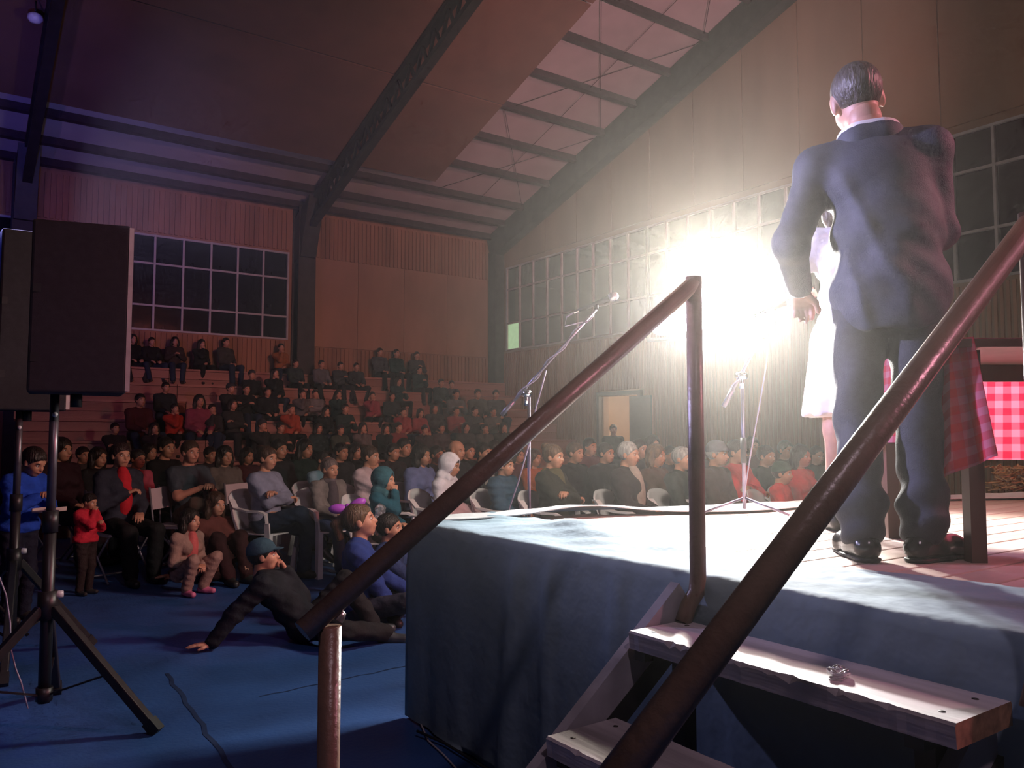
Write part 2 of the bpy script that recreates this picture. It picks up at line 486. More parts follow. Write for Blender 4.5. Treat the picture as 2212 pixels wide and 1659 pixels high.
# cloth laid over the edge of the stage and hanging to the floor
drape_m = mat('grey_blue_cloth', (.19, .27, .33), .8, 0, .12, 3.0, .5, 9.0, spec=.2)
def wr(a, b):
    return (math.sin(a * 3.1 + b * 2.0) * .5 + math.sin(a * 7.3 - b * 4.1 + 1.3) * .3 + math.sin(a * 15.1 + b * 9.7 + .4) * .2)
def drape(u, v):
    yy = 3.56 - u * 4.7
    inner = .50 + .05 * math.sin(yy * 2.3) + .03 * math.sin(yy * 6.1)
    L1 = inner; L2 = .90
    s = v * (L1 + L2 + .02)
    if s < L1:
        t = s / L1
        x_ = SX + inner - s
        z_ = SZ + .005 + .021 * (1 + wr(yy * 1.4, x_ * 5)) * (max(0, math.sin(t * PI)) ** .5 * (1 - .8 * t) + .05)
        bul = math.exp(-((yy - 2.75) / .28) ** 2) * .045 * math.exp(-((t - .25) / .3) ** 2)
        return (x_, yy, z_ + bul)
    q = (s - L1) / L2
    x_ = SX - .012 - .02 * min(1, q * 4) - (.018 * q) * wr(yy * 2.2, 0) - .012 * abs(math.sin(yy * 4 + 1)) * q
    # a gathered fold a little way from the corner
    g = math.exp(-((yy - 2.62 - .10 * q) / .045) ** 2) * .034 * (1 - .6 * q) * min(1, q * 8)
    g3 = math.exp(-((yy - 2.05 - .05 * q) / .03) ** 2) * .02 * (1 - .3 * q) * min(1, q * 8)
    g2 = math.exp(-((yy - 2.42 - .02 * q) / .035) ** 2) * .028 * (1 - .5 * q) * min(1, q * 8)
    return (x_ - g - g2 - g3, yy, max(.012, SZ + .006 - q * (SZ - .004)))
dr = empty('stage_cloth', (0, 0, 0))
tag(dr, 'grey blue cloth draped over the stage edge beside the stairs', 'cloth')
MB().sheet(drape, 150, 64).build('cloth_sheet', drape_m, dr, solid=.006)
def ftarp(u, v):
    x_ = 1.95 + u * 5.4
    w = .30 + .05 * math.sin(x_ * 2.1) + .04 * math.sin(x_ * 5.3 + 1)
    yy = fronty(x_) + .02 - v * w
    lift = .05 * math.exp(-((x_ - 2.75) / .35) ** 2) * v
    return (x_, yy, SZ + .016 + .010 * (1 + wr(x_ * 2, yy * 6)) * math.sin(min(1, v * 1.02) * PI) + lift)
fc = MB().sheet(ftarp, 90, 12)
ft = fc.build('front_cloth', mat('pale_cloth', (.52, .53, .55), .8, 0, .1, 3, .4, 9, spec=.2), None, solid=.005)
tag(ft, 'pale cloth strip lying along the far edge of the stage', 'cloth')

# thin cables on the floor beside the stage
cab_m = mat('pale_cable', (.45, .42, .45), .5)
MB().tube([onz(914, 1545, .02) + Vector((-.03, 0, 0)), onz(913, 1572, .01), onz(925, 1600, .008), onz(958, 1630, .008), onz(990, 1665, .008), onz(1020, 1720, .008)], .004, 6).build('floor_cable', cab_m)
tag(bpy.data.objects['floor_cable'], 'thin pale cable snaking over the blue floor from the stage corner', 'cable')
MB().tube([onz(918, 1575, .03) + Vector((-.04, 0, 0)), onz(960, 1605, .02), onz(1030, 1648, .02), onz(1100, 1690, .02), onz(1200, 1750, .02)], .006, 6).build('stage_cable', mat('black_cable', (.02, .02, .022), .5))
tag(bpy.data.objects['stage_cable'], 'dark cable lying along the foot of the stage cloth', 'cable')

# ------------------------------------------------------------------ stairs with handrails
stairs = empty('stage_stairs', (1.4, 1.25, 0)); tag(stairs, 'stage stairs with worn wooden treads and brown pipe handrails', 'stairs')
OX = Vector((-1.4, -1.25, 0))
tread_m = mat('worn_tread_wood', (.40, .36, .39), .6, 0, .50, 9, .4, 22, stretch=(1, .10, 1))
rail_m = mat('brown_pipe', (.165, .10, .072), .34, 0, .25, 9, .1, 60)
black_steel = mat('black_steel', (.02, .02, .022), .5, .3)
string_m = mat('stringer_paint', (.30, .29, .33), .6, 0, .25, 8)
endgrain = mat('tread_end_grain', (.34, .17, .10), .75, 0, .4, 40)
screw_m = mat('screw_dark', (.04, .03, .03), .5, .5)
rng = random.Random(3)
def tread(x0, x1, y0, y1, zt, th=.05):
    """a plank with chipped long edges"""
    n = 46; mb = MB(); rows = []
    for k in range(n + 1):
        yy = y0 + (y1 - y0) * k / n
        chip = (.012 * max(0, rng.random() - .75) * 4 if 3 < k < n - 3 else 0)
        a = x0 + .003 * rng.random(); b = x1 - .002 * rng.random()
        rows.append([(a + .004, yy, zt - th), (a, yy, zt - .006 - chip), (a + .005 + chip, yy, zt), (b - .004, yy, zt), (b, yy, zt - .006), (b, yy, zt - th)])
    vs_ = [Vector(p) + OX for r in rows for p in r]; fs = []
    for k in range(n):
        for j in range(6):
            j2 = (j + 1) % 6
            fs.append((k * 6 + j, k * 6 + j2, (k + 1) * 6 + j2, (k + 1) * 6 + j))
    e = n * 6
    mb.add(vs_, fs); mb.f += [(0, 5, 4, 3, 2, 1), (e, e + 1, e + 2, e + 3, e + 4, e + 5)]; mb.mi += [1, 1]; mb.sm += [False, False]
    t = mb.build('tread', [tread_m, endgrain], stairs)
    for (xx, yy) in ((x0 + .05, y0 + .05), (x1 - .05, y0 + .05), (x0 + .05, y1 - .05), (x1 - .05, y1 - .05)):
        MB().lathe([(.001, .0015), (.007, .001), (.008, -.002)], 10, Matrix.Translation(Vector((xx, yy, zt)) + OX)).build('screw', screw_m, t)
TY0, TY1 = .815, 1.72
tread(1.605, 1.84, TY0, TY1, .80)
tread(1.312, 1.56, TY0 - .01, TY1, .57)
tread(1.02, 1.27, TY0 - .01, TY1, .34)
for yy in (TY0 + .06, TY1 + .03):
    dz = Vector((0, 0, 0 if yy > 1 else -.135)); a = Vector((1.86, yy, .865)) + OX + dz; b = Vector((.80, yy, .035)) + OX + dz * .2
    MB().bar(a, b, .035, .11).build('stringer', string_m, stairs)
    MB().bar(a + Vector((.03, .005 if yy > 1 else -.005, -.075)), b + Vector((.03, .005, -.02)), .05, .06).build('stringer_channel', black_steel, stairs)
for (xx, zt) in ((1.72, .75), (1.44, .52), (1.145, .29)):
    for yy in (TY0 + .09, TY1 - .03):
        part_box('bracket', Vector((xx, yy, zt - .015)) + OX, (.20, .04, .028), black_steel, stairs)
for yy in (TY0 + .10, TY1 - .12):
    part_box('support_leg', Vector((1.70, yy, .365)) + OX, (.045, .045, .73), black_steel, stairs)
RR = .0245
def handrail(yy, xa, za, xb, zb, foot):
    h = empty('handrail', OX, parent=stairs)
    d = Vector((xb - xa, 0, zb - za)).normalized()
    p0 = Vector((xa, yy, za)) - d * .04; p1 = Vector((xb, yy, zb))
    MB().tube([p0, p1], RR, 16).build('pipe', rail_m, h)
    # the upper post, bent out to the stringer at its foot
    MB().tube([(xb, yy, zb + .02), (xb, yy, 1.2), (xb, yy, .93), (xb - .008, yy, .885), (xb - .03, yy + .01, .85), (xb - .05, yy + .015, .80)], RR, 14).build('post', rail_m, h)
    MB().tube([(xa + .03, yy, za - .02), (xa + .03, yy, foot)], RR, 14).build('post', rail_m, h)
    MB().lathe([(.001, .012), (.010, .010), (.013, 0), (.013, -.012)], 10, Matrix.Translation((xa + .052, yy, za + .0)) @ Matrix.Rotation(.6, 4, 'Y')).build('bolt', mat('bright_bolt', (.7, .65, .6), .25, .9), h)
    part_box('foot_plate', (xa + .03, yy, foot + .006), (.12, .12, .012), rail_m, h)
handrail(1.69, .672, .958, 1.862, 1.815, 0.0)
handrail(.75, .672, .932, 1.862, 1.80, 0.0)

# clear plastic ring left on the upper tread
pr = onz(1812, 1462, .801)
ring = empty('plastic_ring', pr); tag(ring, 'small clear plastic ring lying on the upper tread', 'ring')
clear = bpy.data.materials.new('clear_plastic'); clear.use_nodes = True
b_ = clear.node_tree.nodes['Principled BSDF']; b_.inputs['Transmission Weight'].default_value = .85; b_.inputs['Roughness'].default_value = .08; b_.inputs['Base Color'].default_value = (.95, .93, 1, 1)
pts = [(.020 * math.cos(a), .020 * math.sin(a), .012 + .004 * math.sin(3 * a)) for a in np.linspace(0, 2 * PI, 25)]
MB().tube(pts, .007, 8, cap=False).build('band', clear, ring)
pts = [(-.025 + .022 * math.cos(a), -.012 + .013 * math.sin(a), .004) for a in np.linspace(0, 2 * PI, 21)]
MB().tube(pts, .0015, 6, cap=False).build('loop', mat('grey_wire', (.3, .28, .3), .4), ring)
MB().lathe([(.001, .026), (.010, .022), (.014, .012), (.012, .004)], 12, Matrix.Translation((.004, .006, 0))).build('crumpled_cap', clear, ring)

# ------------------------------------------------------------------ show lamps in front of the stage
rig_p = at(1508, 690, 5.35)
RYAW = HEAD - PI / 2 - math.radians(10)
rig = empty('stage_light_rig', (rig_p.x, rig_p.y, 0), RYAW)
tag(rig, 'blazing stage lamps on a black stand in front of the stage', 'stage light')
LZ = rig_p.z
tblack = mat('black_tube', (.015, .015, .017), .45, .4)
for a in (.4, .4 + 2 * PI / 3, .4 + 4 * PI / 3):
    MB().tube([(0, .04, .62), (.4 * math.cos(a), .04 + .4 * math.sin(a), .02)], .013, 8).build('stand_leg', tblack, rig)
MB().tube([(0, .04, .05), (0, .04, 1.2)], .018, 12).build('stand_pole', tblack, rig)
MB().tube([(0, .04, 1.2), (0, .04, LZ - .12)], .013, 12).build('stand_pole', tblack, rig)
MB().tube([(-.34, .04, LZ - .125), (.52, .04, LZ - .125)], .014, 10).build('cross_bar', tblack, rig)
lens_m = mat('lamp_lens_white', (1, 1, 1), .3, emit=(1.0, .97, .90), estr=160)
lens_v = mat('lamp_lens_violet', (1, 1, 1), .3, emit=(.72, .62, 1.0), estr=60)
for k, (lx, lz, big) in enumerate(((-.24, .0, .085), (-.03, .01, .098), (.16, .17, .125), (.38, .03, .105))):
    can = empty('lamp_can', (lx, 0, LZ + lz), parent=rig)
    R0 = Matrix.Rotation(PI / 2, 4, 'X')       # axis of the can towards the stage (-y)
    MB().lathe([(big + .01, .02), (big + .01, -.02), (big, -.03), (big, -.15), (big * .6, -.20), (.001, -.21)], 24, R0).build('housing', tblack, can)
    MB().lathe([(.001, .004), (big * .6, 0), (big, -.012)], 24, R0).build('lens', lens_v if k == 0 else lens_m, can)
    MB().tube([(-big - .015, .06, 0), (-big - .015, .06, -.125 - lz), (big + .015, .06, -.125 - lz), (big + .015, .06, 0)], .006, 6).build('yoke', tblack, can)
tgt = Vector((2.1, .4, 1.0))
for k, (lx, lz, w, col_) in enumerate(((-.03, .01, 270, (1, .96, .90)), (.16, .17, 500, (1, .96, .92)), (.38, .03, 270, (1, .94, .90)))):
    loc = Matrix.Translation((rig_p.x, rig_p.y, 0)) @ Matrix.Rotation(RYAW, 4, 'Z') @ Vector((lx, -.06, LZ + lz))
    spot('stage_lamp_beam', loc, tgt, col_, w, 120, .7, .05)
# bare point light added above the rig to brighten the hall, imitating spill
sp = bpy.data.lights.new('rig_fill_light', 'POINT'); sp.energy = 190; sp.color = (1, .90, .72); sp.shadow_soft_size = .2
spo = bpy.data.objects.new('rig_fill_light', sp); COL.objects.link(spo); spo.location = (rig_p.x, rig_p.y, rig_p.z + .40)

# ------------------------------------------------------------------ microphone stands
mic_tube = mat('mic_stand_tube', (.16, .14, .20), .3, .7)
chrome = mat('chrome', (.8, .8, .82), .15, 1.0)
mic_grille = mat('mic_grille', (.55, .53, .55), .35, .8, .3, 200)
cable_m = mat('grey_cable', (.30, .26, .36), .5)
def mic_stand(lab, base, tail, pivot, tip, mic_dir, mic=True, cable=None):
    base, tail, pivot, tip = map(Vector, (base, tail, pivot, tip))
    t = empty('microphone_stand', base); tag(t, lab, 'microphone')
    L = lambda p: tuple(Vector(p) - base)
    pp = Vector((base.x, base.y, pivot.z))
    MB().tube([L(base + Vector((0, 0, .03))), L(pp + Vector((0, 0, -.02)))], .010, 10).build('pole', mic_tube, t)
    MB().tube([L(base + Vector((0, 0, .28))), L(base + Vector((0, 0, .42)))], .016, 10).build('height_clutch', black_steel, t)
    for a in (.7, .7 + 2.094, .7 + 4.189):
        MB().tube([L(base + Vector((0, 0, .09))), L(base + Vector((.26 * math.cos(a), .26 * math.sin(a), .012)))], .007, 8).build('foot', mic_tube, t)
    MB().tube([L(tail), L(tip)], .0085, 10).build('boom', mic_tube, t)
    dd = (tip - tail).normalized()
    MB().tube([L(tail), L(tail + dd * .11)], .014, 10).build('counterweight', mic_tube, t)
    MB().lathe([(.001, .03), (.02, .028), (.024, 0), (.02, -.028), (.001, -.03)], 12, Matrix.Translation(L(pivot)) @ Matrix.Rotation(PI / 2, 4, 'X')).build('clamp_knob', chrome, t)
    MB().tube([L(pivot + Vector((0, 0, -.07))), L(pivot)], .014, 10).build('pivot_collar', chrome, t)
    # cable wound round the boom
    nrm = dd.cross(Vector((0, 0, 1))).normalized(); up2 = dd.cross(nrm)
    ln = (tip - tail).length
    pts = []
    for s in np.linspace(.12, .96, 60):
        a = s * 22
        pts.append(L(tail + dd * ln * s + (nrm * math.cos(a) + up2 * math.sin(a)) * .013))
    MB().tube(pts, .004, 6).build('wound_cable', cable_m, t)
    if mic:
        md = Vector(mic_dir).normalized(); m0 = tip + Vector((0, 0, .035)) - md * .02
        M = md.to_track_quat('Z', 'Y').to_matrix().to_4x4(); M.translation = Vector(L(m0))
        mi = MB().lathe([(.001, -.10), (.010, -.10), (.011, -.02), (.013, .02), (.017, .09), (.020, .10)], 14, M).build('microphone', black_steel, t)
        MB().lathe([(.019, .10), (.025, .108), (.027, .125), (.024, .145), (.014, .158), (.001, .161)], 16, M).build('grille', mic_grille, mi)
        MB().lathe([(.010, -.125), (.0105, -.10), (.0105, -.095)], 12, M).build('plug', chrome, mi)
        MB().tube([L(tip), L(tip + Vector((0, 0, .03)))], .012, 8).build('mic_clip', black_steel, t)
        q = m0 - md * .12
        MB().tube([L(q), L(q - md * .05 + Vector((0, 0, -.01))), L(q - md * .06 + Vector((0, 0, -.06))), L(tip - dd * .10)], .004, 6).build('mic_cable', cable_m, t)
    if cable:
        MB().tube([L(p) for p in cable], .004, 6).build('hanging_cable', cable_m, t)
b1 = at(1143, 1000, 4.75); b1.z = 0.0
D1 = 4.75
mic_stand('tilted boom microphone stand with cable wound round it, left of the glare', b1, at(1083, 897, D1), at(1137, 850, D1), at(1288, 668, D1),
          at(1330, 634, D1) - at(1255, 664, D1), True,
          [at(1180, 800, D1 - .02), at(1168, 845, D1 - .03), at(1158, 880, D1 - .03), at(1146, 950, D1 - .05), at(1120, 1040, D1 - .05), at(1098, 1105, D1 - .08), at(1070, 1180, D1 - .1), at(1040, 1300, D1)])
b2_ = Vector((3.63, 2.95, SZ))
mic_stand('boom microphone stand with a hanging cable right of the glare', b2_, at(1563, 878, 4.5), at(1602, 812, 4.5), at(1672, 678, 4.5), (1, -.2, .4), True,
          [at(1664, 700, 4.48), at(1655, 790, 4.47), at(1640, 880, 4.46), at(1625, 960, 4.46), at(1612, 1040, 4.46), at(1606, 1085, 4.45)])

# ------------------------------------------------------------------ loudspeakers on stands
spk = mat('speaker_black', (.022, .019, .024), .7, 0, .2, 30, .08, 300)
grl = mat('speaker_grille', (.05, .045, .05), .5, .4, .3, 160)
edge_m = mat('speaker_edge_highlight', (.5, .42, .42), .4, .3)  # trim coloured pale to imitate stage light caught along the front edge
def speaker(lab, loc, rz, w=.40, dp=.43, h=.80):
    t = empty('loudspeaker', loc, rz); tag(t, lab, 'loudspeaker')
    wb = w * .62
    v = [(-dp / 2, -wb / 2), (dp / 2, -w / 2), (dp / 2, w / 2), (-dp / 2, wb / 2)]
    mb = MB().add([(x, y, z) for z in (0, h) for x, y in v], [(3, 2, 1, 0), (4, 5, 6, 7), (0, 1, 5, 4), (1, 2, 6, 5), (2, 3, 7, 6), (3, 0, 4, 7)])
    mb.build('cabinet', spk, t, bevel=.012)
    part_box('front_grille', (dp / 2 + .008, 0, h / 2), (.016, w - .03, h - .04), grl, t)
    part_box('lit_edge_trim', (dp / 2 + .004, -w / 2 + .004, h / 2), (.02, .008, h - .02), edge_m, t)
    for z in (.2, .6):
        part_box('corner_foot', (-dp / 2 + .03, -wb / 2 - .002, z * h), (.04, .01, .04), black_steel, t)
    MB().tube([(0, 0, -.06), (0, 0, .01)], .025, 12).build('pole_socket', black_steel, t)
    return t
stand_m = mat('stand_black', (.03, .027, .03), .4, .4, .2, 20)
def tripod(lab, loc, top, legs, hub=.55, foot_r=.55):
    t = empty('speaker_stand', loc); tag(t, lab, 'speaker stand')
    MB().tube([(0, 0, .12), (0, 0, .95)], .027, 14).build('lower_pole', stand_m, t)
    MB().tube([(0, 0, .95), (0, 0, top)], .020, 14).build('upper_pole', mat('stand_tube_grey', (.12, .11, .13), .35, .6), t)
    MB().tube([(0, 0, .90), (0, 0, 1.0)], .034, 14).build('clutch', stand_m, t)
    MB().lathe([(.001, .02), (.015, .018), (.018, 0), (.015, -.018), (.001, -.02)], 12, Matrix.Translation((.045, -.01, hub + .06)) @ Matrix.Rotation(PI / 2, 4, 'Y')).build('knob', mat('knob_pale', (.5, .46, .5), .35), t)
    MB().tube([(0, 0, hub - .05), (0, 0, hub + .08)], .042, 14).build('leg_hub', stand_m, t)
    MB().tube([(0, 0, .13), (0, 0, .19)], .036, 14).build('brace_hub', stand_m, t)
    MB().lathe([(.012, .0), (.012, .018), (.001, .02)], 10, Matrix.Translation((.0, -.018, top - .1)) @ Matrix.Rotation(PI / 2, 4, 'X')).build('pin_knob', mat('knob_pale', (.5, .46, .5), .35), t)
    for a in legs:
        f = Vector((foot_r * math.cos(a), foot_r * math.sin(a), .02)); h0 = Vector((.03 * math.cos(a), .03 * math.sin(a), hub))
        lg = MB().bar(h0, f, .042, .042).build('leg', stand_m, t, bevel=.006)
        MB().bar(h0 + (f - h0) * .93, h0 + (f - h0) * 1.02, .05, .05).build('rubber_foot', black_steel, lg)
        MB().bar((.03 * math.cos(a), .03 * math.sin(a), .16), h0 + (f - h0) * .55, .02, .008).build('brace', stand_m, t)
    return t
sb = Vector((.425, 4.38, 0))
tripod('black tripod stand under the large loudspeaker at left', sb, 1.55, [-.72, -.72 + 2.094, -.72 + 4.189])
speaker('large black loudspeaker on a tripod stand in front of the audience', (.505, 4.29, 1.545), math.radians(-6), .34, .40, .79)
sb2 = at(42, 900, 4.9); sb2.z = 0
tripod('black tripod stand half hidden at the left picture edge', sb2, 1.50, [2.5, 2.5 + 2.094, 2.5 + 4.189], hub=.6, foot_r=.5)
speaker('second black loudspeaker behind the large one at the left picture edge', (sb2.x + .04, sb2.y, 1.50), math.radians(5), .34, .36, 1.08)
# cable hanging from the stand
MB().tube([at(-40, 1150, 3.95), at(-8, 1230, 3.95), at(13, 1285, 3.95), at(22, 1345, 3.95), at(23, 1400, 3.95), at(34, 1445, 3.95), at(46, 1475, 3.95), at(60, 1530, 3.97)], .004, 6).build('speaker_cable', cable_m)
tag(bpy.data.objects['speaker_cable'], 'thin cable hanging beside the tripod stand at left', 'cable')
# blue show lamp beyond the left edge
bp = at(-48, 440, 5.2)
bt = empty('blue_stage_lamp', (bp.x, bp.y, 0)); tag(bt, 'blue lit show lamp on a stand at the left picture edge', 'stage light')
MB().tube([(0, 0, 0), (0, 0, bp.z - .1)], .02, 10).build('stand_pole', tblack, bt)
for a in (0.3, 2.4, 4.5):
    MB().tube([(0, 0, .5), (.4 * math.cos(a), .4 * math.sin(a), .02)], .012, 8).build('stand_leg', tblack, bt)
M = Matrix.Translation((0, 0, bp.z)) @ Matrix.Rotation(math.radians(115), 4, 'X')
MB().lathe([(.10, .02), (.10, -.15), (.05, -.2), (.001, -.2)], 20, M).build('housing', tblack, bt)
MB().lathe([(.001, .012), (.06, .01), (.095, .0)], 20, M).build('lens', mat('blue_lens', (.1, .15, 1), .3, emit=(.05, .08, 1.0), estr=60), bt)
spot('lavender_lamp_beam', bp + Vector((.05, -.08, .03)), (2.7, 1.6, 2.0), (.60, .54, 1.0), 320, 60, .7, .08)
spot('lavender_side_lamp', (-1.6, 5.2, 3.2), (2.70, 1.62, 2.22), (.62, .58, 1.0), 1900, 25, .45, .08)
spot('blue_lamp_beam', bp + Vector((0, .05, .1)), (1.2, 17.5, 6.2), (.10, .12, 1.0), 2400, 50, 1.0, .08)

# ------------------------------------------------------------------ table with checked cloth
def gingham():
    m = bpy.data.materials.new('red_gingham'); m.use_nodes = True
    nt = m.node_tree; N = nt.nodes; L = nt.links; b = N['Principled BSDF']
    tc = N.new('ShaderNodeUVMap')
    sx = N.new('ShaderNodeSeparateXYZ'); L.new(tc.outputs[0], sx.inputs[0])
    outs = []
    for ax in (0, 1):
        mu = N.new('ShaderNodeMath'); mu.operation = 'MULTIPLY'; mu.inputs[1].default_value = 1 / .066
        L.new(sx.outputs[ax], mu.inputs[0])
        fr = N.new('ShaderNodeMath'); fr.operation = 'FRACT'; L.new(mu.outputs[0], fr.inputs[0])
        gt = N.new('ShaderNodeMath'); gt.operation = 'GREATER_THAN'; gt.inputs[1].default_value = .5
        L.new(fr.outputs[0], gt.inputs[0]); outs.append(gt)
    ad = N.new('ShaderNodeMath'); ad.operation = 'ADD'; L.new(outs[0].outputs[0], ad.inputs[0]); L.new(outs[1].outputs[0], ad.inputs[1])
    hf = N.new('ShaderNodeMath'); hf.operation = 'MULTIPLY'; hf.inputs[1].default_value = .5; L.new(ad.outputs[0], hf.inputs[0])
    rp = N.new('ShaderNodeValToRGB'); cr = rp.color_ramp
    cr.elements[0].color = (.42, .12, .19, 1); cr.elements[1].color = (.40, .010, .035, 1)
    e = cr.elements.new(.5); e.color = (.40, .055, .10, 1)
    L.new(hf.outputs[0], rp.inputs[0])
    L.new(rp.outputs[0], b.inputs['Base Color']); b.inputs['Roughness'].default_value = .85
    tr = N.new('ShaderNodeBsdfTranslucent'); L.new(rp.outputs[0], tr.inputs[0])
    mx = N.new('ShaderNodeMixShader'); mx.inputs[0].default_value = .35
    L.new(b.outputs[0], mx.inputs[1]); L.new(tr.outputs[0], mx.inputs[2])
    L.new(mx.outputs[0], N['Material Output'].inputs[0])
    return m
ging = gingham()
ta = math.radians(-37)
tb = empty('wooden_table', (2.905, 1.385, SZ), ta); tag(tb, 'dark wooden table on the stage at the right edge', 'table')
tw = mat('dark_table_wood', (.10, .045, .035), .5, 0, .3, 6, stretch=(1, 1, .2))
TL, TD, TH = 1.25, .72, .745
for xx in (0.0, TL - .07):
    for yy in (0.0, TD - .06):
        part_box('table_leg', (xx, yy, TH / 2 - .01), (.052, .052, TH - .02), tw, tb)
part_box('table_top', (TL / 2 - .03, TD / 2 - .03, TH), (TL + .08, TD + .08, .028), tw, tb)
part_box('apron', (TL / 2 - .03, TD - .06, TH - .05), (TL - .1, .025, .07), tw, tb)
tcl = empty('checked_tablecloth', (2.905, 1.385, SZ), ta); tag(tcl, 'red and white checked cloth hanging over the table on stage', 'tablecloth')
def uvsheet(fn, uvfn, nu, nv, name):
    o = MB().sheet(fn, nu, nv).build(name, ging, tcl, solid=0)
    me = o.data; uv = me.uv_layers.new(name='UVMap')
    for lp in me.loops:
        k = lp.vertex_index; i, j = divmod(k, nv + 1)
        uv.data[lp.index].uv = uvfn(i / nu, j / nv)
    return o
top = TH + .02
def c_top(u, v): return (-.08 + u * (TL + .10), -.04 + v * (TD + .08), top)
uvsheet(c_top, lambda u, v: (u * (TL + .1), v * (TD + .08)), 10, 8, 'cloth_top')
def c_far(u, v):
    x_ = -.08 + u * (TL + .10)
    drop = .44 + .10 * math.exp(-u / .06)
    return (x_, TD + .045 + .018 * math.sin(x_ * 17) * v + .03 * v, top - v * drop)
uvsheet(c_far, lambda u, v: (u * (TL + .1), TD + .08 + v * .46), 60, 16, 'far_flap')
def c_left(u, v):
    y_ = -.04 + u * (TD + .085)
    drop = .36 + .10 * math.exp(-(1 - u) / .1) + .14 * math.exp(-((u - .10) / .10) ** 2)
    return (-.085 - .05 * v * (.6 + .5 * math.sin(y_ * 19)), y_ + .03 * v * math.sin(y_ * 11), top - v * drop)
uvsheet(c_left, lambda u, v: (-v * .46, u * (TD + .085)), 60, 16, 'left_flap')

def c_corner(u, v):
    a = Vector((-.175, .10, 0)); b = Vector((-.02, -.075, 0)); p = a + (b - a) * u
    drop = .53 - .13 * u - .25 * max(0, .25 - u)
    k = v * (.035 * math.sin(u * 15) + .02)
    return (p.x - k * .5 + .07 * v * u, p.y - k * .5 - .01 * v, top - v * drop)
uvsheet(c_corner, lambda u, v: (u * .3, .5 + v * .5), 30, 18, 'corner_fold')

# straw bundle further back on the stage
sbp = onz(2176, 1064, SZ)
straw_m = mat('straw', (.34, .17, .07), .85, 0, .4, 30)
bale = empty('straw_bundle', sbp, ta); tag(bale, 'low brown straw bundle behind the checked tablecloth', 'straw')
rs = random.Random(5); mb = MB()
for k in range(420):
    p = Vector((rs.uniform(-.1, .55), rs.uniform(-.10, .10), rs.uniform(.01, .20)))
    q = p + Vector((rs.uniform(-.10, .10), rs.uniform(-.05, .05), rs.uniform(-.03, .03)))
    q.z = max(.005, q.z)
    mb.bar(p, q, .008, .008)
tag(mb.build('straw_stalks', straw_m, bale), kind='stuff')

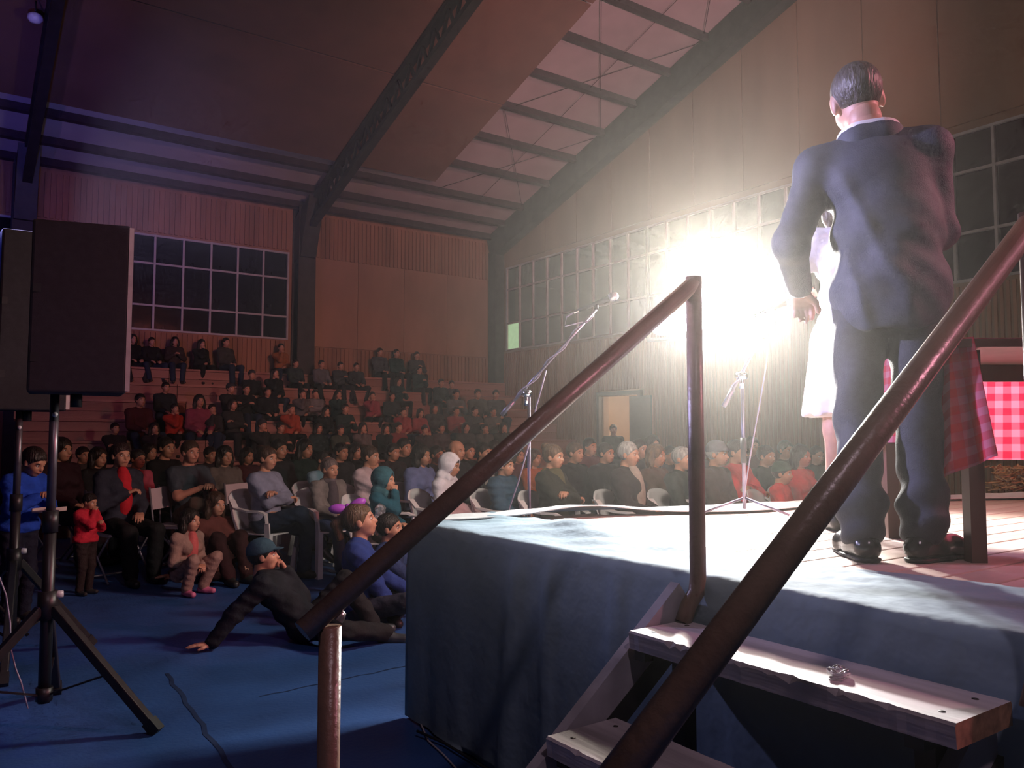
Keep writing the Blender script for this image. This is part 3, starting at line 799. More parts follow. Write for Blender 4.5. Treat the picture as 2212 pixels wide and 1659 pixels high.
# ------------------------------------------------------------------ people: continuous surfaces grown from smooth distance fields
V = lambda *a: np.array(a, float)
def surface(prims, vox, k=.03, cuts=(), noise=None):
    """prims: ('c', a, b, ra, rb) tapered limb | ('e', centre, radii, R) ellipsoid | ('-e', ...) carved away"""
    lo = np.full(3, 1e9); hi = np.full(3, -1e9); box = []
    for p in prims:
        if p[0] == 'c':
            a, b = np.minimum(p[1], p[2]), np.maximum(p[1], p[2]); r = max(p[3], p[4])
        else:
            r = max(p[2]); a = b = np.asarray(p[1], float)
        box.append((a - r, b + r))
        if p[0] != '-e':
            lo = np.minimum(lo, a - r); hi = np.maximum(hi, b + r)
    lo -= 2.5 * vox; hi += 2.5 * vox
    n = np.ceil((hi - lo) / vox).astype(int) + 1
    ax = [lo[i] + vox * np.arange(n[i]) for i in range(3)]
    f = np.full(n, .2)
    for p, (a, b) in zip(prims, box):
        m = k + 2 * vox
        i0 = np.clip(np.floor((a - m - lo) / vox).astype(int), 0, n - 1); i1 = np.clip(np.ceil((b + m - lo) / vox).astype(int) + 1, 1, n)
        if np.any(i1 <= i0): continue
        sl = tuple(slice(s, e) for s, e in zip(i0, i1))
        X = ax[0][sl[0]][:, None, None]; Y = ax[1][sl[1]][None, :, None]; Z = ax[2][sl[2]][None, None, :]
        if p[0] == 'c':
            A = np.asarray(p[1], float); D = np.asarray(p[2], float) - A; L2 = max(D @ D, 1e-9)
            x, y, z = X - A[0], Y - A[1], Z - A[2]
            t = np.clip((x * D[0] + y * D[1] + z * D[2]) / L2, 0, 1)
            d = np.sqrt((x - t * D[0]) ** 2 + (y - t * D[1]) ** 2 + (z - t * D[2]) ** 2) - (p[3] + (p[4] - p[3]) * t)
        else:
            C = p[1]; R = p[3] if len(p) > 3 and p[3] is not None else np.eye(3)
            x, y, z = X - C[0], Y - C[1], Z - C[2]
            q = [(R[0][j] * x + R[1][j] * y + R[2][j] * z) / p[2][j] for j in range(3)]
            k0 = np.sqrt(q[0] ** 2 + q[1] ** 2 + q[2] ** 2)
            k1 = np.sqrt((q[0] / p[2][0]) ** 2 + (q[1] / p[2][1]) ** 2 + (q[2] / p[2][2]) ** 2) + 1e-9
            d = k0 * (k0 - 1) / k1
        g = f[sl]
        if p[0] == '-e':
            kk = k * .4
            h = np.clip(.5 - .5 * (g + d) / kk, 0, 1)
            f[sl] = g * (1 - h) + (-d) * h + kk * h * (1 - h)
        else:
            h = np.clip(.5 + .5 * (d - g) / k, 0, 1)
            f[sl] = d * (1 - h) + g * h - k * h * (1 - h)
    X, Y, Z = ax[0][:, None, None], ax[1][None, :, None], ax[2][None, None, :]
    for cu in cuts:                      # (point, normal[, reach]): the cloth ends at this plane
        pt, nr = cu[0], cu[1]
        g = np.maximum(f, (X - pt[0]) * nr[0] + (Y - pt[1]) * nr[1] + (Z - pt[2]) * nr[2])
        if len(cu) > 2:
            g = np.where((X - pt[0]) ** 2 + (Y - pt[1]) ** 2 + (Z - pt[2]) ** 2 < cu[2] ** 2, g, f)
        f = g
    if noise is not None:
        f = f + noise(X, Y, Z)
    # surface nets
    s = f < 0
    cs = [s[i:n[0] - 1 + i, j:n[1] - 1 + j, l:n[2] - 1 + l] for i in (0, 1) for j in (0, 1) for l in (0, 1)]
    cnt = sum(c.astype(np.int8) for c in cs)
    act = (cnt > 0) & (cnt < 8)
    I = np.argwhere(act)
    idx = np.full(act.shape, -1, int); idx[act] = np.arange(len(I))
    P = np.zeros((len(I), 3)); W = np.zeros(len(I))
    fa = lambda o: f[I[:, 0] + o[0], I[:, 1] + o[1], I[:, 2] + o[2]]
    co = [(i, j, l) for i in (0, 1) for j in (0, 1) for l in (0, 1)]
    fv = {o: fa(o) for o in co}
    for o in co:
        for a in range(3):
            if o[a] == 0:
                o2 = list(o); o2[a] = 1; o2 = tuple(o2)
                m = (fv[o] < 0) != (fv[o2] < 0)
                t = np.where(m, fv[o] / np.where(m, fv[o] - fv[o2], 1), 0)
                q = np.array(o, float)[None, :].repeat(len(I), 0); q[:, a] += t
                P[m] += q[m]; W[m] += 1
    P = (I + P / W[:, None]) * vox + lo
    F = []
    for a in range(3):
        b, c = (a + 1) % 3, (a + 2) % 3
        sa = [slice(None)] * 3; sb_ = [slice(None)] * 3
        sa[a] = slice(0, -1); sb_[a] = slice(1, None)
        ch = s[tuple(sa)] != s[tuple(sb_)]
        E = np.argwhere(ch)
        E = E[(E[:, b] > 0) & (E[:, c] > 0) & (E[:, b] < n[b] - 1) & (E[:, c] < n[c] - 1)]
        if not len(E): continue
        def cell(db, dc):
            q = E.copy(); q[:, b] += db; q[:, c] += dc
            return idx[q[:, 0], q[:, 1], q[:, 2]]
        Q = np.stack([cell(-1, -1), cell(0, -1), cell(0, 0), cell(-1, 0)], 1)
        fl_ = ~s[E[:, 0], E[:, 1], E[:, 2]]
        Q[fl_] = Q[fl_][:, ::-1]
        F.append(Q)
    F = np.concatenate(F) if F else np.zeros((0, 4), int)
    return P, F[(F >= 0).all(1)]

def geo_mesh(name, pieces, nm=1):
    """pieces: [(verts, faces, material index)] -> one mesh"""
    vs_, fs, mi = [], [], []; k = 0
    for v, f, m in pieces:
        vs_.append(v); fs.append(f + k); mi.append(np.full(len(f), m)); k += len(v)
    v = np.concatenate(vs_); f = np.concatenate(fs); mi = np.concatenate(mi)
    me = bpy.data.meshes.new(name)
    me.vertices.add(len(v)); me.vertices.foreach_set('co', v.astype(np.float32).ravel())
    me.loops.add(len(f) * 4); me.loops.foreach_set('vertex_index', f.astype(np.int32).ravel())
    me.polygons.add(len(f)); me.polygons.foreach_set('loop_start', np.arange(0, len(f) * 4, 4, dtype=np.int32))
    try: me.polygons.foreach_set('loop_total', np.full(len(f), 4, np.int32))
    except Exception: pass
    me.polygons.foreach_set('material_index', mi.astype(np.int32))
    me.polygons.foreach_set('use_smooth', np.ones(len(f), bool))
    me.update(calc_edges=True); me.validate()
    for _ in range(nm): me.materials.append(None)
    return me
def ball(c, r, R=None, n=6):
    th = np.linspace(0, PI, n + 1); ph = np.arange(2 * n) * PI / n
    v = np.array([[math.sin(t) * math.cos(p), math.sin(t) * math.sin(p), math.cos(t)] for t in th for p in ph]) * np.array(r)
    if R is not None: v = v @ np.asarray(R).T
    m = 2 * n; f = [[i * m + j, (i + 1) * m + j, (i + 1) * m + (j + 1) % m, i * m + (j + 1) % m] for i in range(n) for j in range(m)]
    return v + np.array(c), np.array(f)

_cache = {}
def head_geo(vox, female=False, child=False):
    key = ('head', vox, female, child)
    if key in _cache: return _cache[key]
    jw = .040 if female else .046
    if child: jw = .036
    pr = [('e', V(-.012, 0, .030), (.100, .078, .088)), ('e', V(.022, 0, -.028), (.072, .063, .082)),
          ('e', V(.040, 0, -.078), (.045, jw, .036)), ('e', V(.05, .034, -.03), (.035, .026, .03)), ('e', V(.05, -.034, -.03), (.035, .026, .03)),
          ('c', V(.080, -.030, .022), V(.080, .030, .022), .013, .013),
          ('c', V(.090, 0, .004), V(.106, 0, -.026), .008, .013),
          ('c', V(.088, -.014, -.056), V(.088, .014, -.056), .010, .010),
          ('c', V(-.02, 0, -.06), V(-.045, 0, -.20), .052 if not female else .046, .060)]
    for sgn in (1, -1):
        pr += [('e', V(-.004, .079 * sgn, -.008), (.020, .010, .032)), ('-e', V(.098, .032 * sgn, .000), (.022, .019, .013))]
    sk = surface(pr, vox, .018)
    pcs = [(sk[0], sk[1], 0)]
    for sgn in (1, -1):
        v, f = ball((.077, .031 * sgn, .001), (.011, .014, .0095), n=5); pcs.append((v, f, 1))
        v, f = ball((.0855, .030 * sgn, .001), (.004, .0065, .0065), n=4); pcs.append((v, f, 2))
        v, f = ball((.088, .033 * sgn, .024), (.008, .019, .0045), n=4); pcs.append((v, f, 4))
    v, f = ball((.0965, 0, -.057), (.006, .023, .0085), n=5); pcs.append((v, f, 3))
    _cache[key] = pcs
    return pcs
def hand_geo(vox, kind, side):
    key = ('hand', vox, kind, side)
    if key in _cache: return _cache[key]
    cu = {'relax': (.35, .5, .35), 'flat': (.08, .10, .08), 'fist': (1.1, 1.3, .7), 'hold': (.7, .8, .5)}[kind]
    s = 1 if side == 'R' else -1
    pr = []
    L = [.070, .080, .074, .058]; yb_ = [.031, .010, -.011, -.030]
    for i in range(4):
        base = V(.088 - .006 * abs(i - 1), yb_[i] * s, 0)
        pr.append(('c', V(-.01, yb_[i] * .45 * s, 0), base, .020, .013))
        p = base; a = 0; d = V(1, yb_[i] * 1.6 * s, 0); d[2] = 0
        for q, (c_, fr) in enumerate(zip(cu, (.45, .30, .25))):
            a += c_
            dr_ = V(math.cos(a), yb_[i] * 1.5 * s * math.cos(a), -math.sin(a)); dr_ /= np.linalg.norm(dr_)
            p2 = p + dr_ * L[i] * fr
            pr.append(('c', p, p2, .0098 - .001 * q, .0088 - .001 * q)); p = p2
    t0 = V(.02, .026 * s, -.006); t1 = V(.052, .050 * s, -.014); t2 = V(.082, .058 * s, -.022 - .02 * cu[0])
    pr += [('c', t0, t1, .016, .012), ('c', t1, t2, .0115, .009)]
    _cache[key] = surface(pr, vox, .008)
    return _cache[key]

def hair_geo(kind, vox):
    key = ('hair', kind, vox)
    if key in _cache: return _cache[key]
    cap = ('e', V(-.016, 0, .030), (.110, .0885, .104))
    face = ('-e', V(.082, 0, -.056), (.090, .098, .108))      # the face is left free
    nape = (V(0, 0, -.070), V(.15, 0, -1))
    k = .02; cuts = [nape]; pr = [cap, face]; extra = []
    if kind == 'buzz':
        pr = [('e', V(-.015, 0, .031), (.1035, .081, .0915))]; cuts = [(V(0, 0, -.084), V(.15, 0, -1))]; pr.append(('-e', V(.080, 0, -.050), (.088, .096, .110)))
    elif kind == 'bald':
        pr = [('c', V(-.09, -.05, -.01), V(-.09, .05, -.01), .028, .028), ('c', V(-.09, -.05, -.01), V(-.03, -.075, .0), .024, .018), ('c', V(-.09, .05, -.01), V(-.03, .075, .0), .024, .018)]; cuts = []
    elif kind in ('long', 'bob', 'wavy', 'curly'):
        pr = [('e', V(-.018, 0, .036), (.116, .096, .104)), ('-e', V(.095, 0, -.045), (.075, .066, .105))]
        cuts = []
        z1 = {'long': -.30, 'wavy': -.26, 'bob': -.13, 'curly': -.10}[kind]; rr = .036 if kind != 'curly' else .055
        for sg in (1, -1):
            pr.insert(1, ('c', V(-.02, .080 * sg, .02), V(-.015, .088 * sg, -.08), .034, rr))
            pr.insert(1, ('c', V(-.015, .088 * sg, -.08), V(-.02, .085 * sg, z1), rr, rr * .7))
        pr.insert(1, ('e', V(-.075, 0, z1 * .45), (.055, .095, abs(z1) * .62 + .03)))
    elif kind == 'pony':
        pr = [cap, face, ('c', V(-.11, 0, .05), V(-.16, 0, .02), .03, .034), ('c', V(-.16, 0, .02), V(-.15, 0, -.16), .036, .018)]
    elif kind == 'bun':
        pr = [cap, face, ('e', V(-.10, 0, .10), (.045, .045, .04))]
    if kind in ('beanie', 'cap'):
        pr = [('e', V(-.014, 0, .040), (.114, .094, .102))]; cuts = [(V(.0, 0, .028), V(.18, 0, -1))]
    if kind == 'cap':
        pr = pr + [('e', V(.115, 0, .040), (.078, .068, .011), np.array([[.98, 0, .17], [0, 1, 0], [-.17, 0, .98]]))]
        cuts = [(V(.0, 0, .022), V(.10, 0, -1))]; k = .008
    if kind == 'hood':
        pr = [('e', V(-.028, 0, .022), (.135, .118, .135)), ('c', V(-.06, -.05, -.12), V(-.06, .05, -.12), .075, .075), ('c', V(.02, -.06, -.14), V(.02, .06, -.14), .045, .045),
              ('-e', V(.105, 0, -.012), (.105, .072, .095)), ('-e', V(-.005, 0, .0), (.100, .082, .11))]; cuts = []
    ns = None
    if kind in ('curly', 'wavy', 'long', 'bob'):
        a_ = .007 if kind != 'curly' else .010
        ns = lambda X, Y, Z: a_ * np.sin(X * 90 + Z * 20) * np.sin(Y * 95) * np.sin(Z * 45 + X * 30)
    _cache[key] = surface(pr, vox, k, cuts, ns)
    return _cache[key]

def rotz(a): c, s = math.cos(a), math.sin(a); return np.array([[c, -s, 0], [s, c, 0], [0, 0, 1.]])
def roty(a): c, s = math.cos(a), math.sin(a); return np.array([[c, 0, s], [0, 1, 0], [-s, 0, c]])
def rotx(a): c, s = math.cos(a), math.sin(a); return np.array([[1, 0, 0], [0, c, -s], [0, s, c]])
def nrm(v): return v / (np.linalg.norm(v) + 1e-9)
def ik(a, c, l1, l2, pole):
    d = c - a; L = np.linalg.norm(d)
    if L > (l1 + l2) * .998:
        c = a + d / L * (l1 + l2) * .998; d = c - a; L = np.linalg.norm(d)
    x = (l1 * l1 - l2 * l2 + L * L) / (2 * L); h = math.sqrt(max(l1 * l1 - x * x, 0))
    u = d / L; p = np.asarray(pole, float); p = p - u * (p @ u); p = nrm(p)
    return a + u * x + p * h, c

# poses in the person's own frame: +x ahead, +y left, +z up, adult size
def pose(kind, seat=.44, arms='lap', legs='sit', lean=0.0, hy=0.0, hp=0.0, hr=0.0, twist=0.0, female=False, shrug=0.0):
    J = {}
    if kind == 'sit':
        J['pel'] = V(0, 0, seat + .09); J['neck'] = V(-.06 + lean * .55, 0, seat + .585 - abs(lean) * .08)
    elif kind == 'stand':
        J['pel'] = V(0, 0, .93); J['neck'] = V(.01 + lean * .5, 0, 1.43)
    elif kind == 'floor':
        J['pel'] = V(0, 0, .12); J['neck'] = V(-.03 + lean * .5, 0, .12 + .50)
    elif kind == 'squat':
        J['pel'] = V(0, 0, .26); J['neck'] = V(.06 + lean * .5, 0, .26 + .49)
    elif kind == 'recline':
        J['pel'] = V(0, 0, .12); J['neck'] = V(-.33, 0, .12 + .37)
    up = nrm(J['neck'] - J['pel']); l = rotz(twist) @ V(0, 1, 0); l = nrm(l - up * (l @ up)); fw = np.cross(l, up)
    J['R'] = np.stack([fw, l, up], 1)
    hw = .155 if female else .175
    for s, sg in (('L', 1), ('R', -1)):
        J['sh' + s] = J['neck'] + l * sg * hw - up * (.055 - shrug)
        J['hip' + s] = J['pel'] + V(0, .09 * sg, -.01)
    HR = rotz(hy) @ roty(hp) @ rotx(hr)
    J['headR'] = HR; J['head'] = J['neck'] + up * .045 + V(.012, 0, .03) + HR @ V(.03, 0, .09)
    # hands
    pl, nk = J['pel'], J['neck']
    HT = {'L': None, 'R': None}; PO = {'L': V(-.4, .5, -.6), 'R': V(-.4, -.5, -.6)}; HK = {'L': 'relax', 'R': 'relax'}
    def setarm(s, kind_):
        sg = 1 if s == 'L' else -1
        if kind_ == 'lap': HT[s] = pl + V(.25, .06 * sg, .11)
        elif kind_ == 'knee': HT[s] = pl + V(.36, .12 * sg, .10)
        elif kind_ == 'cross': HT[s] = pl + V(.17, -.10 * sg, .27 + .03 * sg); PO[s] = V(.1, sg * .9, -.5); HK[s] = 'hold'
        elif kind_ == 'chin': HT[s] = J['head'] + HR @ V(.085, -.0 * sg, -.155); PO[s] = V(.2, sg * .5, -1); HK[s] = 'fist'
        elif kind_ == 'mouth': HT[s] = J['head'] + HR @ V(.15, .03 * sg, -.135); PO[s] = V(.3, sg * .4, -1); HK[s] = 'fist'
        elif kind_ == 'phone': HT[s] = pl + V(.27, .05 * sg, .30); PO[s] = V(-.2, sg * .6, -.8); HK[s] = 'hold'
        elif kind_ == 'chest': HT[s] = nk + V(.20, .02 * sg, -.20); PO[s] = V(-.1, sg * .8, -.7); HK[s] = 'hold'
        elif kind_ == 'down': HT[s] = J['sh' + s] + V(.03, .05 * sg, -.54)
        elif kind_ == 'back': HT[s] = V(-.64, .26 * sg, .05); PO[s] = V(-1, sg * .2, .2); HK[s] = 'flat'
        elif kind_ == 'ground': HT[s] = V(.30, .12 * sg, .05); PO[s] = V(-.3, sg * .8, 0); HK[s] = 'flat'
        elif kind_ == 'side': HT[s] = V(-.05, .46 * sg, .05); PO[s] = V(-.6, sg * .5, 0); HK[s] = 'flat'
        elif kind_ == 'fwd': HT[s] = J['sh' + s] + V(.28, -.10 * sg, -.32); PO[s] = V(-.3, sg * .6, -.7); HK[s] = 'hold'
    a2 = arms if isinstance(arms, tuple) else (arms, arms)
    setarm('L', a2[0]); setarm('R', a2[1])
    for s in 'LR':
        J['el' + s], J['wr' + s] = ik(J['sh' + s], HT[s], .285, .25, PO[s])
    J['HK'] = HK
    # legs
    A = {}; LP = {'L': V(.5, .12, 1), 'R': V(.5, -.12, 1)}
    for s, sg in (('L', 1), ('R', -1)):
        if legs == 'sit': A[s] = V(.43, .11 * sg, .085)
        elif legs == 'tuck': A[s] = V(.30, .10 * sg, .085)
        elif legs == 'wide': A[s] = V(.42, .17 * sg, .085); LP[s] = V(.5, .5 * sg, 1)
        elif legs == 'cross': A[s] = V(.42, .06, .085) if s == 'L' else V(.56, .17, seat - .16)
        elif legs == 'figure4': A[s] = V(.42, .10, .085) if s == 'L' else V(.42, .20, seat + .12); LP['R'] = V(.3, -1, .4)
        elif legs == 'stand': A[s] = V(.0, .10 * sg, .085); LP[s] = V(1, .1 * sg, 0)
        elif legs == 'lotus': A[s] = V(.26, -.08 * sg, .07); LP[s] = V(.3, sg, .35)
        elif legs == 'kneesup': A[s] = V(.42, .10 * sg, .085); LP[s] = V(.2, .1 * sg, 1)
        elif legs == 'squat': A[s] = V(.20, .13 * sg, .085); LP[s] = V(1, .25 * sg, .5)
        elif legs == 'recline': A[s] = V(.50, .14, .085) if s == 'L' else V(.62, -.10, .07); LP[s] = V(.1, .1 * sg, 1) if s == 'L' else V(0, -1, .25)
        elif legs == 'kneel': A[s] = V(-.20, .10 * sg, .05); LP[s] = V(1, .15 * sg, .1)
        J['kn' + s], J['an' + s] = ik(J['hip' + s], A[s], .43, .41, LP[s])
        if legs == 'kneel': J['kn' + s] = V(.22, .12 * sg, .08); J['an' + s] = V(-.18, .10 * sg, .06)
        td = V(1, .18 * sg, 0)
        if legs == 'lotus': td = V(.3, -sg, 0)
        if legs == 'cross' and s == 'R': td = nrm(V(.8, .2, -.6))
        if legs == 'kneel': td = V(-1, 0, -.1)
        J['toe' + s] = J['an' + s] + nrm(td) * .15 + V(0, 0, -.045)
        J['heel' + s] = J['an' + s] - nrm(td) * .035 + V(0, 0, -.045)
    return J

def torso(J, t=0.0, fat=1.0, bust=False, hips=True):
    R = J['R']; pl, nk = J['pel'], J['neck']
    at_ = lambda q: pl + (nk - pl) * q
    fw, l, up = R[:, 0], R[:, 1], R[:, 2]
    p = [('e', at_(.38), (.108 * fat + t, .140 * fat + t, .15), R), ('e', at_(.74), (.108 * fat + t, .158 * fat + t, .165), R)]
    if hips: p.append(('e', at_(.04), (.118 * fat + t, .160 * fat + t, .115 + t), R))
    if bust:
        for sg in (1, -1): p.append(('e', at_(.68) + fw * .085 * fat + l * .07 * sg, (.06 + t, .068 + t, .065 + t), R))
    for s in 'LR':
        p.append(('c', nk - up * .05, J['sh' + s], .055 + t, .056 + t))
    return p
def arms_p(J, t=0.0, fat=1.0, frac=1.0, end=0.0):
    p = []
    af = .6 + .4 * fat
    for s in 'LR':
        if frac < 1: p.append(('c', J['sh' + s], J['sh' + s] + (J['el' + s] - J['sh' + s]) * frac, .056 * af + t, .052 * af + t))
        else:
            p.append(('c', J['sh' + s], J['el' + s], .055 * af + t, .043 * af + t))
            e = J['wr' + s] - nrm(J['wr' + s] - J['el' + s]) * end
            p.append(('c', J['el' + s], e, .043 * af + t, .031 + t))
    return p
def legs_p(J, t=0.0, fat=1.0, end=0.0, loose=0.0):
    p = []
    for s in 'LR':
        p.append(('c', J['hip' + s], J['kn' + s], .085 * fat + t, .058 * (.7 + .3 * fat) + t))
        e = J['an' + s] - nrm(J['an' + s] - J['kn' + s]) * end
        p.append(('c', J['kn' + s], e, .056 + t + loose * .3, .040 + t + loose))
    return p
SLOTS = 5
DEF_SKIN = (.50, .25, .16)
eye_w = mat('eye_white', (.75, .72, .70), .3); eye_d = mat('eye_dark', (.02, .012, .01), .2); lip_m = mat('lips', (.38, .12, .10), .5)
_geo = {}
NP = [0]
def person(label, loc, yaw, J, s=1.0, top=('sweater', (.1, .1, .12)), bottom=('trousers', (.03, .03, .04)), hair=('short', (.015, .01, .008)),
           skin_c=DEF_SKIN, shoes=(.03, .03, .03), hat=None, fat=1.0, female=False, child=False, key=None, vox=.018, hvox=.0085, group=None, inner=None, scarf=None, cuffs=None):
    root = empty('person', loc, yaw); root.scale = (s, s, s)
    tag(root, label, 'person', group)
    hs = 1.0 + (.16 if child else 0.0)
    HM = J['headR'] * hs
    def hx(v): return v @ HM.T + J['head']
    if key is None: NP[0] += 1; key = ('u', NP[0])
    k0 = (key, 'body', female, child, fat, hvox)
    if k0 not in _geo:
        pr = torso(J, 0, fat, False) + arms_p(J, 0, fat) + legs_p(J, 0, fat)
        pr.append(('c', J['neck'] - J['R'][:, 2] * .04, J['head'] + HM @ V(-.03, 0, -.09), .058, .050))
        for q in 'LR': pr.append(('c', J['heel' + q], J['toe' + q], .034, .026))
        v, f = surface(pr, vox * 1.25, .035)
        pcs = [(v, f, 0)] + [(hx(a), b, m) for a, b, m in head_geo(hvox, female, child)]
        for q in 'LR':
            d = nrm(J['wr' + q] - J['el' + q]); k_ = J['HK'][q]
            if k_ == 'flat': d = nrm(V(d[0] * .6 - .25, d[1], 0)) if d[2] < -.4 else d
            u = V(0, 0, 1) - d * d[2]
            if np.linalg.norm(u) < .25: u = J['R'][:, 0] * (1 if k_ != 'relax' else 1) - d * (J['R'][:, 0] @ d)
            u = nrm(u); y_ = np.cross(u, d)
            M = np.stack([d, y_, u], 1)
            hv, hf = hand_geo(.0075 if hvox < .01 else .012, k_, q)
            pcs.append((hv @ M.T + J['wr' + q], hf, 0))
        _geo[k0] = geo_mesh('body', pcs, SLOTS)
    def put(name, me, ms, parent=root):
        o = obj(name, me, None, parent)
        for i, m in enumerate(ms):
            o.material_slots[i].link = 'OBJECT'; o.material_slots[i].material = m
        return o
    put('body', _geo[k0], [skin(skin_c), eye_w, eye_d, lip_m, hairm(hair[1] if hair else (.02, .015, .01))])
    def geo(nm, fn):
        kk = (key, nm, female, child, fat)
        if kk not in _geo:
            v, f = fn(); _geo[kk] = geo_mesh(nm.split('|')[0], [(v, f, 0)], 1)
        return _geo[kk]
    kind, c = top
    up = J['R'][:, 2]
    wrk = lambda X, Y, Z: .004 * np.sin(X * 38 + Z * 22) * np.sin(Y * 31 - Z * 40) + .003 * np.sin(Z * 75 + X * 30 + Y * 20)
    hemcut = [(J['pel'] - up * .03, -up, .27)]
    if kind == 'tee':
        me = geo('shirt|tee', lambda: surface(torso(J, .014, fat, female) + arms_p(J, .016, fat, .62), vox, .03, hemcut, wrk))
        put('shirt', me, [cloth(c)])
    elif kind == 'dress':
        me = geo('dress|', lambda: surface(torso(J, .014, fat, female) + arms_p(J, .014, fat, 1, .02) + [('c', J['pel'], (J['knL'] + J['knR']) / 2, .17, .20)], vox, .05, [((J['knL'] + J['knR']) / 2, V(0, 0, -1))], wrk))
        put('dress', me, [cloth(c)])
    else:
        t = {'sweater': .017, 'jacket': .026, 'puffer': .042, 'hoodie': .028}[kind]
        def mk():
            pr = torso(J, t, fat, female and kind != 'puffer') + arms_p(J, t * .85, fat, 1, .015)
            if kind in ('jacket', 'puffer', 'hoodie'):
                pr.append(('c', J['neck'] - up * .01 - J['R'][:, 1] * .03, J['neck'] - up * .01 + J['R'][:, 1] * .03, .062, .062))
                cut2 = []
            if kind == 'hoodie':
                pr += [('c', J['neck'] - J['R'][:, 0] * .07 - J['R'][:, 1] * .05, J['neck'] - J['R'][:, 0] * .07 + J['R'][:, 1] * .05, .05, .05)]
            ns = wrk
            if kind == 'puffer': ns = lambda X, Y, Z: .009 * np.cos(Z * 2 * PI / .085) + 0 * X + 0 * Y
            return surface(pr, vox, .032, hemcut, ns)
        nm = {'sweater': 'sweater', 'jacket': 'jacket', 'puffer': 'padded_jacket', 'hoodie': 'hoodie'}[kind]
        put(nm, geo(nm + '|', mk), [cloth(c)])
    if inner:      # strip of shirt showing in an open jacket
        fw, l = J['R'][:, 0], J['R'][:, 1]
        ce = J['pel'] + (J['neck'] - J['pel']) * .60
        me = geo('shirt_front|', lambda: surface([('e', ce + fw * (.075 * fat), (.07 + .035, .085, .26), J['R'])], vox, .02, [(J['pel'] - up * .01, -up)]))
        put('shirt_front', me, [cloth(inner)])
    if scarf:
        me = geo('scarf|', lambda: surface([('c', J['neck'] + J['R'][:, 0] * .05 - J['R'][:, 1] * .04, J['neck'] + J['R'][:, 0] * .05 + J['R'][:, 1] * .04, .052, .052),
                                             ('c', J['neck'] - J['R'][:, 0] * .03 - J['R'][:, 1] * .05, J['neck'] - J['R'][:, 0] * .03 + J['R'][:, 1] * .05, .056, .056),
                                             ('c', J['neck'] + J['R'][:, 0] * .09, J['pel'] + (J['neck'] - J['pel']) * .55 + J['R'][:, 0] * (.125 * fat), .05, .04)], vox, .03, (), wrk))
        put('scarf', me, [cloth(scarf)])
    if cuffs:
        for q in 'LR':
            d = nrm(J['wr' + q] - J['el' + q]); a = J['wr' + q] - d * .075
            me = MB().tube([a, a + d * .03, a + d * .055], .060, 14).mesh('cuff_stripe'); me.materials.append(cloth(cuffs)); obj('cuff_stripe', me, None, root)
    kind, c = bottom
    if kind == 'trousers':
        me = geo('trousers|', lambda: surface([('e', J['pel'] + up * .0, (.126 * fat, .168 * fat, .13), J['R'])] + legs_p(J, .013, fat, .015, .014), vox, .032, [(J['pel'] + up * .09, up, .23)], wrk))
        put('trousers', me, [cloth(c)])
    elif kind == 'skirt':
        me = geo('skirt|', lambda: surface([('e', J['pel'], (.13 * fat, .172 * fat, .13), J['R'])] + [('c', J['hip' + q], J['kn' + q], .105, .105) for q in 'LR'] + [('c', (J['hipL'] + J['hipR']) / 2, (J['knL'] + J['knR']) / 2, .10, .10)] +
                                            [('c', (J['knL'] + J['knR']) / 2, (J['knL'] + J['knR']) / 2 + V(.02, 0, -.16), .10, .11)], vox, .05, [(J['pel'] + up * .09, up, .23)], wrk))
        put('skirt', me, [cloth(c)])
    for q in 'LR':
        def mks(q=q):
            sole = J['toe' + q][2] - .040
            return surface([('c', J['heel' + q] + V(0, 0, .006), J['toe' + q], .043, .036), ('c', J['an' + q] + V(0, 0, .0), J['heel' + q] * .5 + J['toe' + q] * .5, .042, .034)], vox * .7, .03,
                           [(V(0, 0, sole), V(0, 0, -1))] if abs(J['heel' + q][2] - J['toe' + q][2]) < .03 else [])
        put('shoe', geo('shoe|' + q, mks), [mat('shoe_%02x%02x%02x' % tuple(int(x_ ** .45 * 255) for x_ in shoes), shoes, .45)])
    hv_ = .011 if hvox < .01 else .018
    def put_hair(nm, kind_, m):
        kk = (key, nm, kind_, child)
        if kk not in _geo:
            v, f = hair_geo(kind_, hv_); _geo[kk] = geo_mesh(nm, [(hx(v), f, 0)], 1)
        put(nm, _geo[kk], [m])
    if hair: put_hair('hair', hair[0], hairm(hair[1]))
    if hat: put_hair({'cap': 'cap', 'beanie': 'beanie', 'hood': 'hood'}[hat[0]], hat[0], cloth(hat[1]))
    return root

